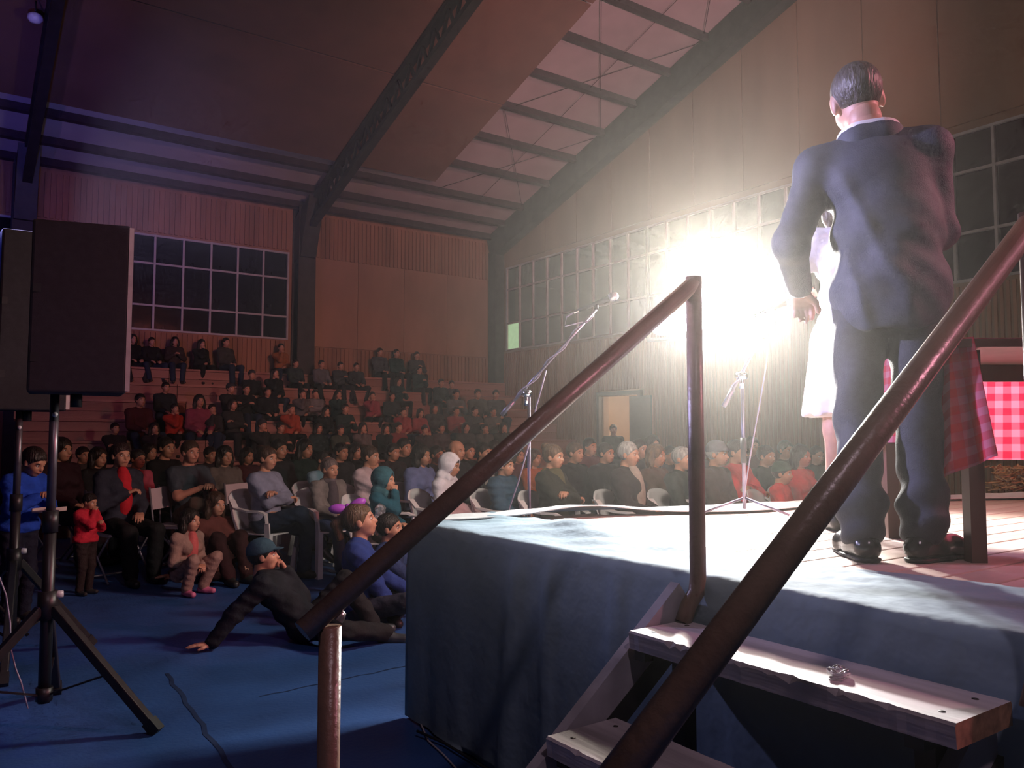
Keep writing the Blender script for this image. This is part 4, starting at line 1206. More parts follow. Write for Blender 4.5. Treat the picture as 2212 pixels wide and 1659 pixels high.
# ------------------------------------------------------------------ chairs
white_plastic = mat('white_plastic', (.72, .68, .72), .4, 0, .05, 6)
def chair_parts():
    P_ = {}
    w = .24
    P_['seat'] = MB().sheet(lambda u, v: (-.20 + u * .43, -w + v * 2 * w, .435 - .02 * math.sin(v * PI) * math.sin(u * PI) - .03 * max(0, u - .85) ** 1 * 6 * .15), 10, 8).mesh('seat')
    def back(u, v):
        a = (u - .5) * 2
        return (-.20 - .10 * v - .03 * (1 - a * a) + .045 * a * a * (1 - .3 * v), a * (.235 + .01 * math.sin(v * PI)), .43 + .40 * v * (1 - .16 * abs(a) ** 3))
    P_['backrest'] = MB().sheet(back, 14, 10).mesh('backrest')
    for s, sg in (('L', 1), ('R', -1)):
        pts = [(-.25, .22 * sg, .74), (-.16, .265 * sg, .665), (0, .285 * sg, .645), (.14, .285 * sg, .645), (.205, .28 * sg, .62), (.215, .275 * sg, .54), (.215, .265 * sg, .44)]
        mb = MB(); n = len(pts)
        for i in range(n - 1):
            mb.bar(pts[i], pts[i + 1], .055, .018)
        P_['arm' + s] = mb.mesh('arm')
        P_['leg1' + s] = MB().add([(.245, (.275 - dx) * sg, z) if k % 2 == 0 else (.19, (.275 - dx) * sg, z) for z, o_ in ((.44, 0), (0, .02)) for k, dx in ((0, 0), (1, 0), (1, .05), (0, .05))],
                                  [(0, 1, 2, 3), (7, 6, 5, 4), (0, 4, 5, 1), (1, 5, 6, 2), (2, 6, 7, 3), (3, 7, 4, 0)]).mesh('leg')
        P_['leg2' + s] = MB().bar((-.20, .215 * sg, .44), (-.275, .25 * sg, 0.012), .05, .035).mesh('leg')
    for me in P_.values(): me.materials.append(white_plastic)
    return P_
CH = chair_parts()
def plastic_chair(label, loc, yaw):
    t = empty('plastic_chair', loc, yaw); tag(t, label, 'chair')
    for k_, me in CH.items():
        nm = {'seat': 'seat', 'backrest': 'backrest'}.get(k_, 'arm' if k_.startswith('arm') else 'leg')
        o = obj(nm, me, None, t)
        if nm in ('seat', 'backrest'):
            md = o.modifiers.new('thickness', 'SOLIDIFY'); md.thickness = .012
    return t
fold_m = mat('folding_chair_panel', (.62, .50, .56), .5, 0, .06, 5)
fold_t = mat('folding_chair_tube', (.35, .33, .38), .35, .6)
def folding_chair(label, loc, yaw):
    t = empty('folding_chair', loc, yaw); tag(t, label, 'chair')
    part_box('backrest', (-.24, 0, .72), (.02, .40, .21), fold_m, t, (0, -.12, 0))
    part_box('seat', (0, 0, .44), (.38, .40, .022), fold_m, t)
    for sg in (1, -1):
        MB().tube([(-.255, .205 * sg, .84), (-.20, .205 * sg, .45), (.22, .205 * sg, .01)], .011, 8).build('leg', fold_t, t)
        MB().tube([(.18, .19 * sg, .43), (-.22, .19 * sg, .01)], .011, 8).build('leg', fold_t, t)
    MB().tube([(-.22, -.19, .03), (-.22, .19, .03)], .009, 8).build('crossbar', fold_t, t)
    return t

# ------------------------------------------------------------------ the audience on the floor
TGT = Vector((7.5, .2, 1.6))
BLK = (.012, .012, .014); DARK = (.025, .025, .03); NAVY = (.02, .03, .06); HB = (.012, .008, .006); BRN = (.05, .025, .015); GRY = (.35, .33, .33)
SK1 = (.55, .27, .18); SK2 = (.45, .22, .14)
def yaw_to(p, off=0.0, t=TGT):
    return math.atan2(t.y - p.y, t.x - p.x) + math.radians(off)
def seated(label, px, py, d, arms='lap', legs='sit', off=0.0, chair='plastic', clab=None, lean=0.0, hy=0.0, hp=0.05, hr=0.0, seat=.44, zf=0.0, smin=.70, smax=1.10, twist=0.0, female=False, **kw):
    P_ = at(px, py, d)
    s = (P_.z - zf - seat) / .865
    s = max(smin, min(smax, s))
    J = pose('sit', seat / s, arms, legs, lean, hy, hp, hr, twist, female)
    yaw = yaw_to(P_, off)
    h = Matrix.Rotation(yaw, 3, 'Z') @ Vector((J['head'][0] * s, J['head'][1] * s, 0))
    loc = Vector((P_.x - h.x, P_.y - h.y, zf))
    child = kw.pop('child', s < .8)
    r = person(label, loc, yaw, J, s, female=female, child=child, **kw)
    if chair:
        (plastic_chair if chair == 'plastic' else folding_chair)(clab or ('white chair under the ' + ' '.join(label.split()[:12])), loc, yaw)
    return r, loc, yaw

# front rows, left to right
def shortlab(l): return ' '.join(l.split()[:9])
F = [
 # label, px, head-top py, depth, options
 ('dark coated person seated behind the speaker stand', 135, 948, 8.6, dict(arms='lap', top=('jacket', (.03, .012, .018)), hair=('long', HB), female=True)),
 ('person with dark wavy hair left of the woman in the leather jacket', 214, 968, 9.0, dict(arms='lap', top=('jacket', BLK), hair=('wavy', HB), female=True)),
 ('woman in a dark leather jacket with a red blouse', 262, 958, 7.7, dict(arms=('lap', 'chest'), off=-18, top=('jacket', (.03, .032, .05)), inner=(.55, .02, .035), bottom=('trousers', BLK), hair=('pony', (.03, .015, .015)), female=True, skin_c=SK1)),
 ('person with a pink collar behind the leather jacket', 298, 972, 9.1, dict(top=('sweater', (.45, .08, .13)), hair=('short', HB))),
 ('person in a black top between leather jacket and T-shirt man', 360, 946, 9.9, dict(top=('sweater', BLK), hair=('bun', HB), female=True)),
 ('man in a slate T-shirt sitting with one leg crossed', 412, 953, 8.5, dict(arms='phone', legs='figure4', off=-12, top=('tee', (.05, .06, .08)), bottom=('trousers', (.10, .06, .05)), hair=('short', BRN), skin_c=(.58, .26, .19))),
 ('girl with long dark hair in a grey cardigan', 487, 965, 9.2, dict(arms='lap', off=-15, top=('jacket', (.13, .11, .10)), hair=('long', HB), female=True)),
 ('woman in a grey blue sweater with crossed legs on a white armchair', 578, 966, 7.9, dict(arms='cross', legs='cross', top=('sweater', (.23, .25, .36)), bottom=('trousers', (.02, .03, .06)), hair=('bun', BRN), female=True, fat=1.16, skin_c=SK1, clab='white plastic armchair under the woman in the grey blue sweater')),
 ('spectator with a red lit face just behind the grey blue sweater', 604, 950, 9.8, dict(top=('sweater', DARK), hair=('short', HB))),
 ('dark haired spectator in a green black coat in the third row', 660, 950, 10.2, dict(top=('jacket', (.012, .03, .025)), hair=('wavy', HB), female=True)),
 ('grey haired spectator in an open grey coat with a scarf', 713, 994, 8.1, dict(arms='lap', top=('jacket', (.20, .18, .18)), inner=(.10, .08, .10), scarf=(.14, .11, .13), bottom=('trousers', (.03, .05, .13)), hair=('short', (.16, .12, .12)), skin_c=SK1, off=-20, hy=.15)),
 ('person in a pale blue top behind the grey coat', 700, 975, 9.3, dict(top=('sweater', (.22, .36, .46)), hair=('short', HB))),
 ('spectator in a dark top between pale blue top and white jacket', 738, 958, 10.4, dict(top=('sweater', DARK), hair=('short', HB))),
 ('woman in a white jacket resting her chin on her hand', 801, 963, 8.8, dict(arms=('lap', 'chin'), lean=.12, top=('jacket', (.62, .50, .56)), hair=('bun', BRN), female=True, skin_c=SK1, off=10)),
 ('child in a teal hooded coat on a white armchair', 832, 1022, 7.2, dict(arms=('lap', 'mouth'), legs='tuck', lean=.10, top=('hoodie', (.02, .10, .15)), bottom=('trousers', DARK), hair=('short', HB), hat=('hood', (.04, .13, .17)), skin_c=SK1, child=True, off=8, clab='white plastic armchair under the child in the teal coat')),
 ('spectator in a black top left of the pale blue jacket', 874, 948, 10.8, dict(top=('jacket', BLK), hair=('short', HB))),
 ('long haired woman leaning forward in a pale blue jacket', 912, 960, 9.0, dict(arms='lap', lean=.15, top=('jacket', (.16, .20, .42)), hair=('long', HB), female=True, hr=.2)),
 ('spectator in a grey black jacket left of the white hood', 944, 964, 9.9, dict(top=('jacket', (.06, .07, .09)), hair=('short', HB))),
 ('bald man with a lit head behind the white hood', 987, 952, 9.3, dict(top=('jacket', DARK), hair=('bald', BRN), skin_c=SK1)),
 ('person in a black coat right of the bald man', 1012, 957, 10.9, dict(top=('jacket', BLK), hair=('short', HB))),
 ('person in a white hooded jacket with orange cuffs', 974, 981, 7.9, dict(arms='lap', lean=.14, top=('hoodie', (.72, .70, .80)), bottom=('trousers', (.42, .24, .27)), hair=('short', HB), hat=('hood', (.75, .73, .82)), cuffs=(.55, .17, .03), skin_c=SK2, hp=.2, off=8)),
 ('person in a black jacket with a white collar behind the rail', 1046, 958, 9.7, dict(top=('jacket', BLK), inner=(.5, .5, .45), hair=('short', HB))),
 ('man in a blue padded jacket behind the microphone stand', 1092, 985, 7.9, dict(arms='lap', top=('puffer', (.04, .085, .14)), hair=('short', BRN), skin_c=SK1, fat=1.12)),
 ('person in an orange top behind the blue padded jacket', 1155, 972, 9.9, dict(top=('sweater', (.45, .10, .03)), hair=('wavy', BRN), female=True)),
 ('woman with folded arms in a dark patterned coat', 1196, 962, 7.7, dict(arms='cross', top=('jacket', (.028, .03, .024)), scarf=(.09, .08, .04), hair=('bun', (.12, .07, .04)), female=True, skin_c=SK1, fat=1.08)),
 ('spectator in a black coat with short hair right of the folded arms', 1243, 957, 9.2, dict(top=('jacket', BLK), hair=('short', (.10, .07, .05)))),
 ('spectator in a black coat left of the grey haired woman', 1309, 958, 9.2, dict(top=('jacket', BLK), hair=('short', HB))),
 ('grey haired woman in a black coat and red skirt', 1358, 956, 7.8, dict(arms='lap', top=('jacket', (.025, .018, .02)), inner=(.38, .30, .27), bottom=('skirt', (.34, .03, .035)), hair=('short', GRY), female=True, skin_c=SK1, fat=1.08, clab='white plastic armchair under the grey haired woman')),
 ('spectator with a dark cap of hair behind the grey haired woman', 1382, 950, 10.0, dict(top=('jacket', DARK), hair=('short', HB))),
 ('woman with long brown hair in a brown coat', 1418, 962, 8.5, dict(arms='lap', top=('jacket', (.09, .045, .03)), hair=('bob', (.14, .07, .035)), female=True, skin_c=(.5, .2, .11))),
 ('man with grey hair in a dark green jacket left of the post', 1474, 967, 7.9, dict(arms='lap', top=('jacket', (.025, .035, .03)), hair=('short', GRY), skin_c=SK1, clab='white plastic armchair left of the stair post')),
 ('man in a grey cap and dark coat right of the post', 1550, 955, 7.8, dict(arms='lap', top=('jacket', (.05, .035, .03)), hair=('short', GRY), hat=('cap', (.13, .13, .16)), skin_c=SK2)),
 ('person in a bright red jacket with folded arms', 1592, 952, 8.3, dict(arms='cross', top=('jacket', (.52, .02, .03)), hair=('short', HB), skin_c=SK2, fat=1.05)),
 ('spectator in a dark green coat left of the red dressed woman', 1655, 964, 8.8, dict(top=('jacket', (.012, .025, .018)), hair=('short', HB))),
 ('spectator in the back row with greenish hair right of mic cable', 1697, 953, 10.2, dict(top=('jacket', (.03, .05, .03)), hair=('short', (.03, .05, .03)))),
 ('woman in a red sweater with black hair', 1731, 963, 8.4, dict(arms='lap', top=('sweater', (.58, .03, .045)), hair=('bob', HB), female=True, skin_c=(.5, .18, .14))),
 ('child in a red coat in front of the red sweater', 1690, 1004, 7.8, dict(arms='lap', top=('jacket', (.55, .03, .03)), hair=('short', HB), hat=('beanie', (.05, .09, .07)), child=True, off=10)),
]
for (lab, px, py, d, kw) in F:
    kw.setdefault('vox', .018 if d < 8.9 else .024)
    if px < 500: kw.setdefault('chair', 'folding'); kw.setdefault('clab', 'folding chair under the ' + ' '.join(lab.split()[:12]))
    r_, l_, y_ = seated(lab, px, py, d, **kw)
    if 'white hooded' in lab: HOODED = (l_, y_)
# more heads between and behind, far rows
far = [(180, 962, 10.6), (325, 955, 10.8), (455, 958, 10.9), (535, 960, 10.8), (770, 955, 11.2), (850, 965, 10.4), (1070, 955, 11), (1120, 958, 11.2), (1275, 958, 10.8), (1410, 955, 11.2), (1448, 960, 10.6), (1505, 958, 10.8), (1625, 955, 10.9), (1765, 962, 10.4)]
cols_ = [BLK, (.03, .02, .025), (.02, .03, .03), (.06, .05, .05), (.10, .02, .03)]
words = {0: 'black', 1: 'dark brown', 2: 'dark green', 3: 'dark grey', 4: 'dark red'}
rg = random.Random(11)
ordn = ['first', 'second', 'third', 'fourth', 'fifth', 'sixth', 'seventh', 'eighth', 'ninth', 'tenth', 'eleventh', 'twelfth', 'thirteenth', 'fourteenth', 'fifteenth', 'sixteenth']
for i, (px, py, d) in enumerate(far):
    c_ = rg.randrange(5)
    seated('spectator in a %s top, %s from left in the last floor row' % (words[c_], ordn[i]), px, py + rg.randint(-4, 8), d, top=('jacket', cols_[c_]),
           hair=(rg.choice(['short', 'bob', 'wavy', 'short']), HB), key=('far', i % 3), vox=.026, hvox=.014, chair='plastic',
           clab='white plastic chair, %s from left in the last floor row' % ordn[i])

# standing boy in a blue hood at the left edge
P_ = at(46, 966, 6.0); s = P_.z / 1.72
J = pose('stand', arms='phone', legs='stand', hy=0, hp=.45, lean=.12, shrug=0)
person('child in a bright blue hooded jacket at the left picture edge', (P_.x, P_.y, 0), math.radians(-48), J, s, top=('hoodie', (.015, .06, .42)), bottom=('trousers', (.012, .014, .03)), hair=('short', HB), child=True, vox=.016, skin_c=SK2, fat=1.2)
ph = empty('tray', P_ + Matrix.Rotation(math.radians(-48), 3, 'Z') @ Vector((.36 * s, 0, 0)), math.radians(-48)); ph.location.z = .80
tag(ph, 'small pale food tray held by the child in the blue hood', 'tray')
MB().b2((-.06, -.10, 0), (.06, .10, .012)).build('tray_base', mat('tray_pale', (.5, .4, .38), .6), ph, bevel=.003)
MB().b2((-.06, -.10, .012), (-.052, .10, .03)).b2((.052, -.10, .012), (.06, .10, .03)).build('tray_rim', MATS['tray_pale'], ph)

# toddler in red
P_ = at(188, 1062, 7.0)
person('toddler in a red hooded jacket standing before the leather jacket', (P_.x, P_.y, 0), math.radians(-50), pose('stand', arms=('phone', 'mouth'), legs='stand', hp=.2), P_.z / 1.76, top=('hoodie', (.55, .025, .05)), bottom=('trousers', (.03, .02, .02)), hair=('short', HB), child=True, fat=1.3, vox=.022)

# empty folding chairs in the gaps
for lab, px, py, d, off in (('empty folding chair with a pale back beside the leather jacket', 346, 1072, 8.3, 20), ('folding chair with a pale back left of the grey blue sweater', 512, 1050, 9.0, 10), ('folding chair with a beige back behind the white hood', 868, 1035, 9.2, 0)):
    p = at(px, py, d); yw = yaw_to(p, off); q = Matrix.Rotation(yw, 3, 'Z') @ Vector((.24, 0, 0))
    folding_chair(lab, (p.x + q.x, p.y + q.y, 0), yw)

# mother sitting on the floor with a small child in front
p = onz(470, 1258, 0)
J = pose('floor', arms=('knee', 'side'), legs='kneesup', hy=.05, hp=.05, female=True, lean=-.02)
person('long haired woman in a brown coat sitting on the floor behind a child', (p.x, p.y + .12, 0), math.radians(-72), J, .90, top=('jacket', (.16, .045, .04)), bottom=('trousers', (.05, .015, .018)), hair=('long', BRN), female=True, skin_c=SK1, vox=.017)
p = onz(396, 1282, 0)
J = pose('squat', arms='lap', legs='squat', hy=.1, female=True, lean=-.02)
person('small child in a beige jacket squatting with pink shoes', (p.x, p.y, 0), math.radians(-62), J, .68, top=('jacket', (.30, .19, .16)), inner=(.55, .12, .12), bottom=('trousers', (.32, .20, .17)), hair=('bob', HB), shoes=(.62, .16, .30), child=True, female=True, skin_c=SK1, vox=.02)

# boy lounging on the blue floor
p = onz(672, 1390, 0)
J = pose('recline', arms=('mouth', 'back'), legs='recline', hy=.1, hp=-.12)
person('boy in a dark jacket lounging on the blue floor', (p.x, p.y + .10, 0), math.radians(-30), J, .86, top=('jacket', (.014, .017, .024)), bottom=('trousers', (.018, .018, .022)), hair=('short', HB), hat=('cap', (.03, .07, .10)), skin_c=SK1, vox=.015, hvox=.0075, shoes=(.04, .05, .06))

# girl with a purple bow kneeling behind the handrail
p = onz(800, 1345, 0)
J = pose('floor', arms=('knee', 'ground'), legs='kneel', hp=-.2, female=True)
J2 = dict(J)
gy = math.radians(-28)
grl_ = person('girl with a purple hair bow and blue jacket sitting on the floor', (p.x - .05, p.y + .06, 0), gy, pose('floor', arms=('knee', 'ground'), legs='lotus', hp=-.25, female=True), .92, top=('jacket', (.025, .05, .22)), bottom=('trousers', (.03, .03, .05)), hair=('pony', (.10, .06, .03)), female=True, child=True, skin_c=SK1, vox=.016, hvox=.0075)
Jg = pose('floor', arms=('knee', 'ground'), legs='lotus', hp=-.25, female=True)
hb = Jg['head'] + Jg['headR'] @ V(-.03, .0, .125)
bow = MB()
for sg in (1, -1):
    c_ = hb + Jg['headR'] @ V(-.035 + .075 * sg, 0, .012)
    v, f = ball(c_, (.078, .034, .040), Jg['headR'] @ roty(-.25 * sg), 7); bow.add(v, [tuple(q) for q in f], smooth=True)
v, f = ball(hb + Jg['headR'] @ V(-.035, 0, .01), (.026, .026, .026)); bow.add(v, [tuple(q) for q in f], smooth=True)
bow.build('hair_bow', mat('purple_ribbon', (.42, .08, .62), .4), grl_)
# child in red trousers next to the girl
p = onz(868, 1325, 0)
person('child in red trousers sitting next to the girl with the bow', (p.x, p.y + .12, 0), math.radians(-45), pose('floor', arms='knee', legs='kneesup', hp=-.1, lean=-.1), .80, top=('jacket', (.03, .05, .14)), bottom=('trousers', (.50, .035, .025)), hair=('short', HB), child=True, vox=.018, shoes=(.08, .05, .03))

# clear bag of popcorn held by the child in teal
bp_ = at(818, 1135, 6.7)
pb = empty('popcorn_bag', bp_); tag(pb, 'clear plastic bag of popcorn in front of the teal coat', 'bag')
rs = random.Random(9); mb = MB()
v, f = surface([('e', V(0, 0, 0), (.07, .06, .08)), ('c', V(0, 0, .06), V(.01, 0, .13), .03, .045)], .012, .03, (), lambda X, Y, Z: .008 * np.sin(X * 90 + Z * 40) * np.sin(Y * 80 + Z * 60))
me = geo_mesh('bag', [(v, f, 0)], 0); me.materials.append(clear); obj('bag', me, None, pb)
mb = MB()
for k in range(60):
    a = V(rs.gauss(0, .022), rs.gauss(0, .02), rs.gauss(-.02, .022)); v, f = ball(a, (.010, .011, .009), None, 3); mb.add(v, [tuple(q) for q in f], smooth=True)
tag(mb.build('popcorn', mat('popcorn_cream', (.8, .62, .42), .8), pb), kind='stuff')
# pink cloth over the knees of the white hooded person
hl, hyw = HOODED
pc = hl + Matrix.Rotation(hyw, 3, 'Z') @ Vector((.26, 0, 0))
def blanket(u, v):
    return Vector((-.32 + .64 * u + .02 * math.sin(v * 9), -.22 + .5 * v, .06 * math.sin(u * PI) - .30 * v * v + .012 * math.sin(u * 14 + v * 5)))
bk = MB().sheet(blanket, 24, 18).build('pink_blanket', mat('pink_fleece', (.50, .30, .34), .9, 0, .12, 4, .3, 20), None, solid=.012)
bk.location = (pc.x, pc.y, .655); bk.rotation_euler = (0, 0, hyw - PI / 2); tag(bk, 'pink blanket over the knees of the white hooded person', 'blanket')

# person standing in the doorway
p = at(1324, 917, 17.2)
person('dark figure standing in front of the lit doorway', (p.x, p.y, 0), math.radians(-120), pose('stand', arms='down', legs='stand'), p.z / 1.72, top=('jacket', (.02, .05, .03)), bottom=('trousers', BLK), hair=('short', HB), vox=.026, hvox=.014)

# ------------------------------------------------------------------ people on the bleachers
ROWS = [
 [(285, 722, BLK), (325, 742, BLK), (378, 728, (.04, .025, .025)), (432, 733, BLK), (490, 730, (.05, .05, .045)), (605, 742, (.30, .10, .03)), (822, 752, (.06, .07, .08)), (858, 755, (.02, .06, .05)), (900, 760, (.05, .05, .05))],
 [(640, 785, (.03, .05, .05)), (692, 778, (.12, .12, .13)), (735, 786, (.05, .06, .06)), (768, 784, (.03, .03, .035)), (905, 795, (.02, .05, .05))],
 [(545, 800, BLK), (590, 795, BLK), (860, 815, (.02, .05, .05)), (950, 818, (.03, .05, .05)), (975, 822, (.08, .08, .08))],
 [(355, 825, (.02, .025, .03)), (497, 828, (.02, .02, .022)), (532, 830, BLK), (576, 836, BLK), (650, 845, (.10, .09, .09)), (682, 848, (.16, .15, .15)), (728, 842, (.02, .05, .045)), (802, 850, (.30, .05, .07)), (845, 850, (.03, .04, .04)), (985, 842, (.12, .13, .13)), (1030, 840, (.06, .06, .05)), (1070, 842, (.05, .05, .05))],
 [(298, 850, (.07, .015, .02)), (372, 872, (.38, .03, .02)), (428, 852, (.26, .05, .09)), (456, 872, (.03, .025, .03)), (505, 862, (.03, .03, .03)), (625, 872, (.35, .06, .03)), (700, 878, BLK), (745, 872, (.02, .04, .035)), (868, 880, (.30, .04, .04)), (905, 885, (.30, .05, .05)), (940, 872, (.05, .05, .05)), (985, 878, (.25, .05, .05)), (1025, 878, (.05, .05, .05)), (1065, 880, (.10, .09, .08))],
 [(250, 918, (.02, .018, .02)), (330, 912, (.03, .02, .025)), (560, 905, (.03, .03, .03)), (605, 912, (.03, .035, .03)), (690, 915, (.02, .04, .04)), (735, 918, (.05, .07, .05)), (780, 912, (.14, .12, .12)), (830, 915, BLK), (860, 912, (.20, .04, .04)), (915, 918, (.06, .05, .05)), (955, 915, (.08, .06, .06)), (1005, 912, (.06, .06, .06)), (1045, 915, (.09, .08, .07)), (1085, 912, (.05, .05, .04))],
]
rown = ['top', 'second', 'third', 'fourth', 'fifth', 'sixth']
def cname(c):
    r, g, b = c; m = max(c)
    if m < .03: return 'black'
    if r > 1.8 * g and r > 1.8 * b * .8: return 'orange' if g > .09 and r > .25 else ('bright red' if r > .28 else ('dark red' if r < .15 else 'rose red'))
    if g > r * 1.5: return 'dark green'
    return 'dark grey' if m < .09 else 'grey'
rg = random.Random(21)
BP = [('lap', 'sit', 0.0), ('knee', 'wide', .18), ('cross', 'sit', 0.0), (('lap', 'chin'), 'tuck', .2), ('phone', 'sit', .08)]
for r, row in enumerate(ROWS):
    yc = WY - RUN * r - .38
    zs = 2.71 - RISE * r
    for i, (px, py, c_) in enumerate(row):
        rr = ray(px, py); t_ = yc / rr[1]; P_ = Vector((rr[0] * t_, yc, CAM_H + rr[2] * t_))
        s = max(.74, min(1.05, (P_.z - zs) / .865))
        q = rg.randrange(len(BP)); fem = rg.random() < .45
        J = pose('sit', .40, BP[q][0], BP[q][1], BP[q][2], female=fem)
        yw = yaw_to(P_, rg.uniform(-12, 12))
        hs_ = rg.choice(['long', 'wavy', 'bob', 'pony']) if fem else rg.choice(['short', 'short', 'short', 'beanie'])
        sh_ = zs - .40 * s        # the seat plank carries the hips, the feet rest on the step below
        person('seated spectator in a %s top, %s from left in the %s bleacher row' % (cname(c_), ordn[i], rown[r]), (P_.x, P_.y, sh_), yw, J, s, top=('jacket', c_), bottom=('trousers', rg.choice([BLK, DARK, NAVY])),
               hair=(hs_ if hs_ != 'beanie' else 'short', HB), hat=('beanie', (.04, .04, .05)) if hs_ == 'beanie' else None, female=fem, key=('bl', q), vox=.028, hvox=.015, group='spectators on the bleachers')

# ------------------------------------------------------------------ the man in the suit on the stage
def man():
    mp = Vector((2.725, 1.560, SZ)); yaw = math.radians(38)
    root = empty('person', mp, yaw); tag(root, 'man in a dark suit standing on the stage with his back turned', 'person')
    J = pose('stand', arms=('fwd', 'fwd'), legs='stand', hy=.12, hp=.10, hr=-.14)
    # joints set by hand: left shoulder low, elbows out, weight on both feet
    J['pel'] = V(0, 0, .94); J['neck'] = V(.015, .050, 1.495)
    up = nrm(J['neck'] - J['pel']); l = nrm(V(0, 1, -.07)); l = nrm(l - up * (l @ up)); fw = np.cross(l, up); J['R'] = np.stack([fw, l, up], 1)
    J['head'] = V(.05, .085, 1.662)
    J['shL'] = J['neck'] + l * .185 - up * .075; J['shR'] = J['neck'] - l * .180 - up * .072
    J['elL'] = J['shL'] + V(-.02, .10, -.275); J['wrL'] = J['elL'] + V(.22, -.04, -.14)
    J['elR'] = J['shR'] + V(.07, -.04, -.28); J['wrR'] = J['elR'] + V(.22, .10, -.02)
    J['hipL'] = V(0, .095, .93); J['hipR'] = V(0, -.075, .93)
    J['knL'] = V(.02, .115, .50); J['knR'] = V(.01, -.078, .50)
    J['anL'] = V(-.03, .115, .085); J['anR'] = V(.0, -.085, .085)
    dL, dR = nrm(V(1, .25, 0)), nrm(V(.75, -.66, 0))
    for q, d in (('L', dL), ('R', dR)):
        J['toe' + q] = J['an' + q] + d * .17 + V(0, 0, -.05); J['heel' + q] = J['an' + q] - d * .04 + V(0, 0, -.045)
    J['HK'] = {'L': 'hold', 'R': 'hold'}
    HM = rotz(.15) @ roty(.12) @ rotx(-.15) * 1.08
    hx = lambda v: v @ HM.T + J['head']
    sk = skin((.50, .27, .20))
    pr = torso(J, 0, 1.05) + arms_p(J, 0) + legs_p(J, 0) + [('c', J['neck'] - up * .05, J['head'] + HM @ V(-.03, 0, -.08), .064, .058)]
    for q in 'LR': pr.append(('c', J['heel' + q], J['toe' + q], .034, .026))
    v, f = surface(pr, .014, .035)
    pcs = [(v, f, 0)] + [(hx(a), b, m) for a, b, m in head_geo(.005)]
    for q in 'LR':
        d = nrm(J['wr' + q] - J['el' + q]); u = nrm(V(0, 0, 1) - d * d[2]); y_ = np.cross(u, d)
        hv, hf = hand_geo(.005, 'hold', q); pcs.append((hv @ np.stack([d, y_, u], 1).T + J['wr' + q], hf, 0))
    me = geo_mesh('body', pcs, 0)
    for m in (sk, eye_w, eye_d, lip_m, hairm((.05, .035, .03))): me.materials.append(m)
    obj('body', me, None, root)
    v, f = hair_geo('buzz', .0055); me = geo_mesh('hair', [(hx(v), f, 0)], 0); me.materials.append(hairm((.055, .04, .038))); obj('hair', me, None, root)
    # jacket: padded shoulders, vent and flared skirt
    suit = mat('suit_cloth', (.055, .060, .085), .62, 0, .12, 30, .25, 220, spec=.35)
    R = J['R']
    pj = torso(J, .026, 1.04)
    pj += [('c', J['neck'] - up * .045, J['shL'] + V(0, .012, .012), .072, .060), ('c', J['neck'] - up * .045, J['shR'] + V(0, -.012, .012), .072, .060)]
    for q in 'LR':
        e = J['wr' + q] - nrm(J['wr' + q] - J['el' + q]) * .03
        pj += [('c', J['sh' + q], J['el' + q], .074, .062), ('c', J['el' + q], e, .062, .048)]
    pj += [('e', V(-.005, 0, 1.14), (.135, .178, .28)), ('e', V(-.01, 0, .93), (.150, .192, .20)),
           ('e', J['neck'] - up * .13, (.115, .205, .13), R)]
    folds = lambda X, Y, Z: (.0035 * np.sin(Z * 26 + Y * 34 + 4 * np.sin(X * 9)) + .0025 * np.sin(Z * 60 - Y * 38 + X * 25)) * np.clip((1.42 - Z) * 3, 0, 1) - np.clip(-X * 14, 0, 1) * (.013 * np.exp(-((Y - (.19 - .40 * (1.42 - Z))) / .026) ** 2) * np.clip((1.40 - Z) * 8, 0, 1) * np.clip((Z - .9) * 6, 0, 1) + .012 * np.exp(-((Y - (.16 - .25 * (1.08 - Z))) / .022) ** 2) * np.clip((1.12 - Z) * 8, 0, 1) + .009 * np.exp(-((Y - (.03 - .22 * (1.2 - Z))) / .03) ** 2) * np.clip((1.2 - Z) * 5, 0, 1))
    v, f = surface(pj, .010, .030, [(V(0, 0, .80), V(0, 0, -1))], folds)
    me = geo_mesh('suit_jacket', [(v, f, 0)], 0); me.materials.append(suit); jk = obj('suit_jacket', me, None, root)
    ring = lambda z, r, t, dx=0: ('c', J['neck'] + up * z + V(dx, -.028, 0), J['neck'] + up * z + V(dx, .028, 0), r, r)
    v, f = surface([ring(.0, .086, 0, -.014), ring(-.01, .080, 0, .014)], .007, .03, [(J['neck'] + up * .030 + V(-.06, 0, 0), nrm(up + V(.25, 0, 0)))])
    me = geo_mesh('jacket_collar', [(v, f, 0)], 0); me.materials.append(suit); obj('jacket_collar', me, None, jk)
    v, f = surface([ring(.015, .077, 0, -.010), ring(.01, .074, 0, .014)], .006, .03, [(J['neck'] + up * .052 + V(-.06, 0, 0), nrm(up + V(.25, 0, 0)))])
    me = geo_mesh('shirt_collar', [(v, f, 0)], 0); me.materials.append(mat('white_shirt', (.80, .78, .80), .6)); obj('shirt_collar', me, None, root)
    for q in 'LR':
        d = nrm(J['wr' + q] - J['el' + q]); a = J['wr' + q] - d * .035
        me = MB().tube([a, a + d * .03], .037, 16).mesh('shirt_cuff'); me.materials.append(MATS['white_shirt']); obj('shirt_cuff', me, None, root)
    # trousers breaking over the shoes
    pt = [('e', V(0, 0, .94), (.13, .175, .14))]
    for q in 'LR':
        k_, a = J['kn' + q], J['an' + q]
        pt += [('c', J['hip' + q], k_, .096, .076), ('c', k_, a + V(-.005, 0, .09), .076, .074), ('c', a + V(-.005, 0, .09), a + V(.005, 0, .015), .082, .072)]
    tf = lambda X, Y, Z: .008 * np.sin(Z * 55 + X * 25 + Y * 12) * np.clip((.42 - Z) * 4, 0, 1) + .004 * np.sin(Z * 30 + X * 40 + Y * 10)
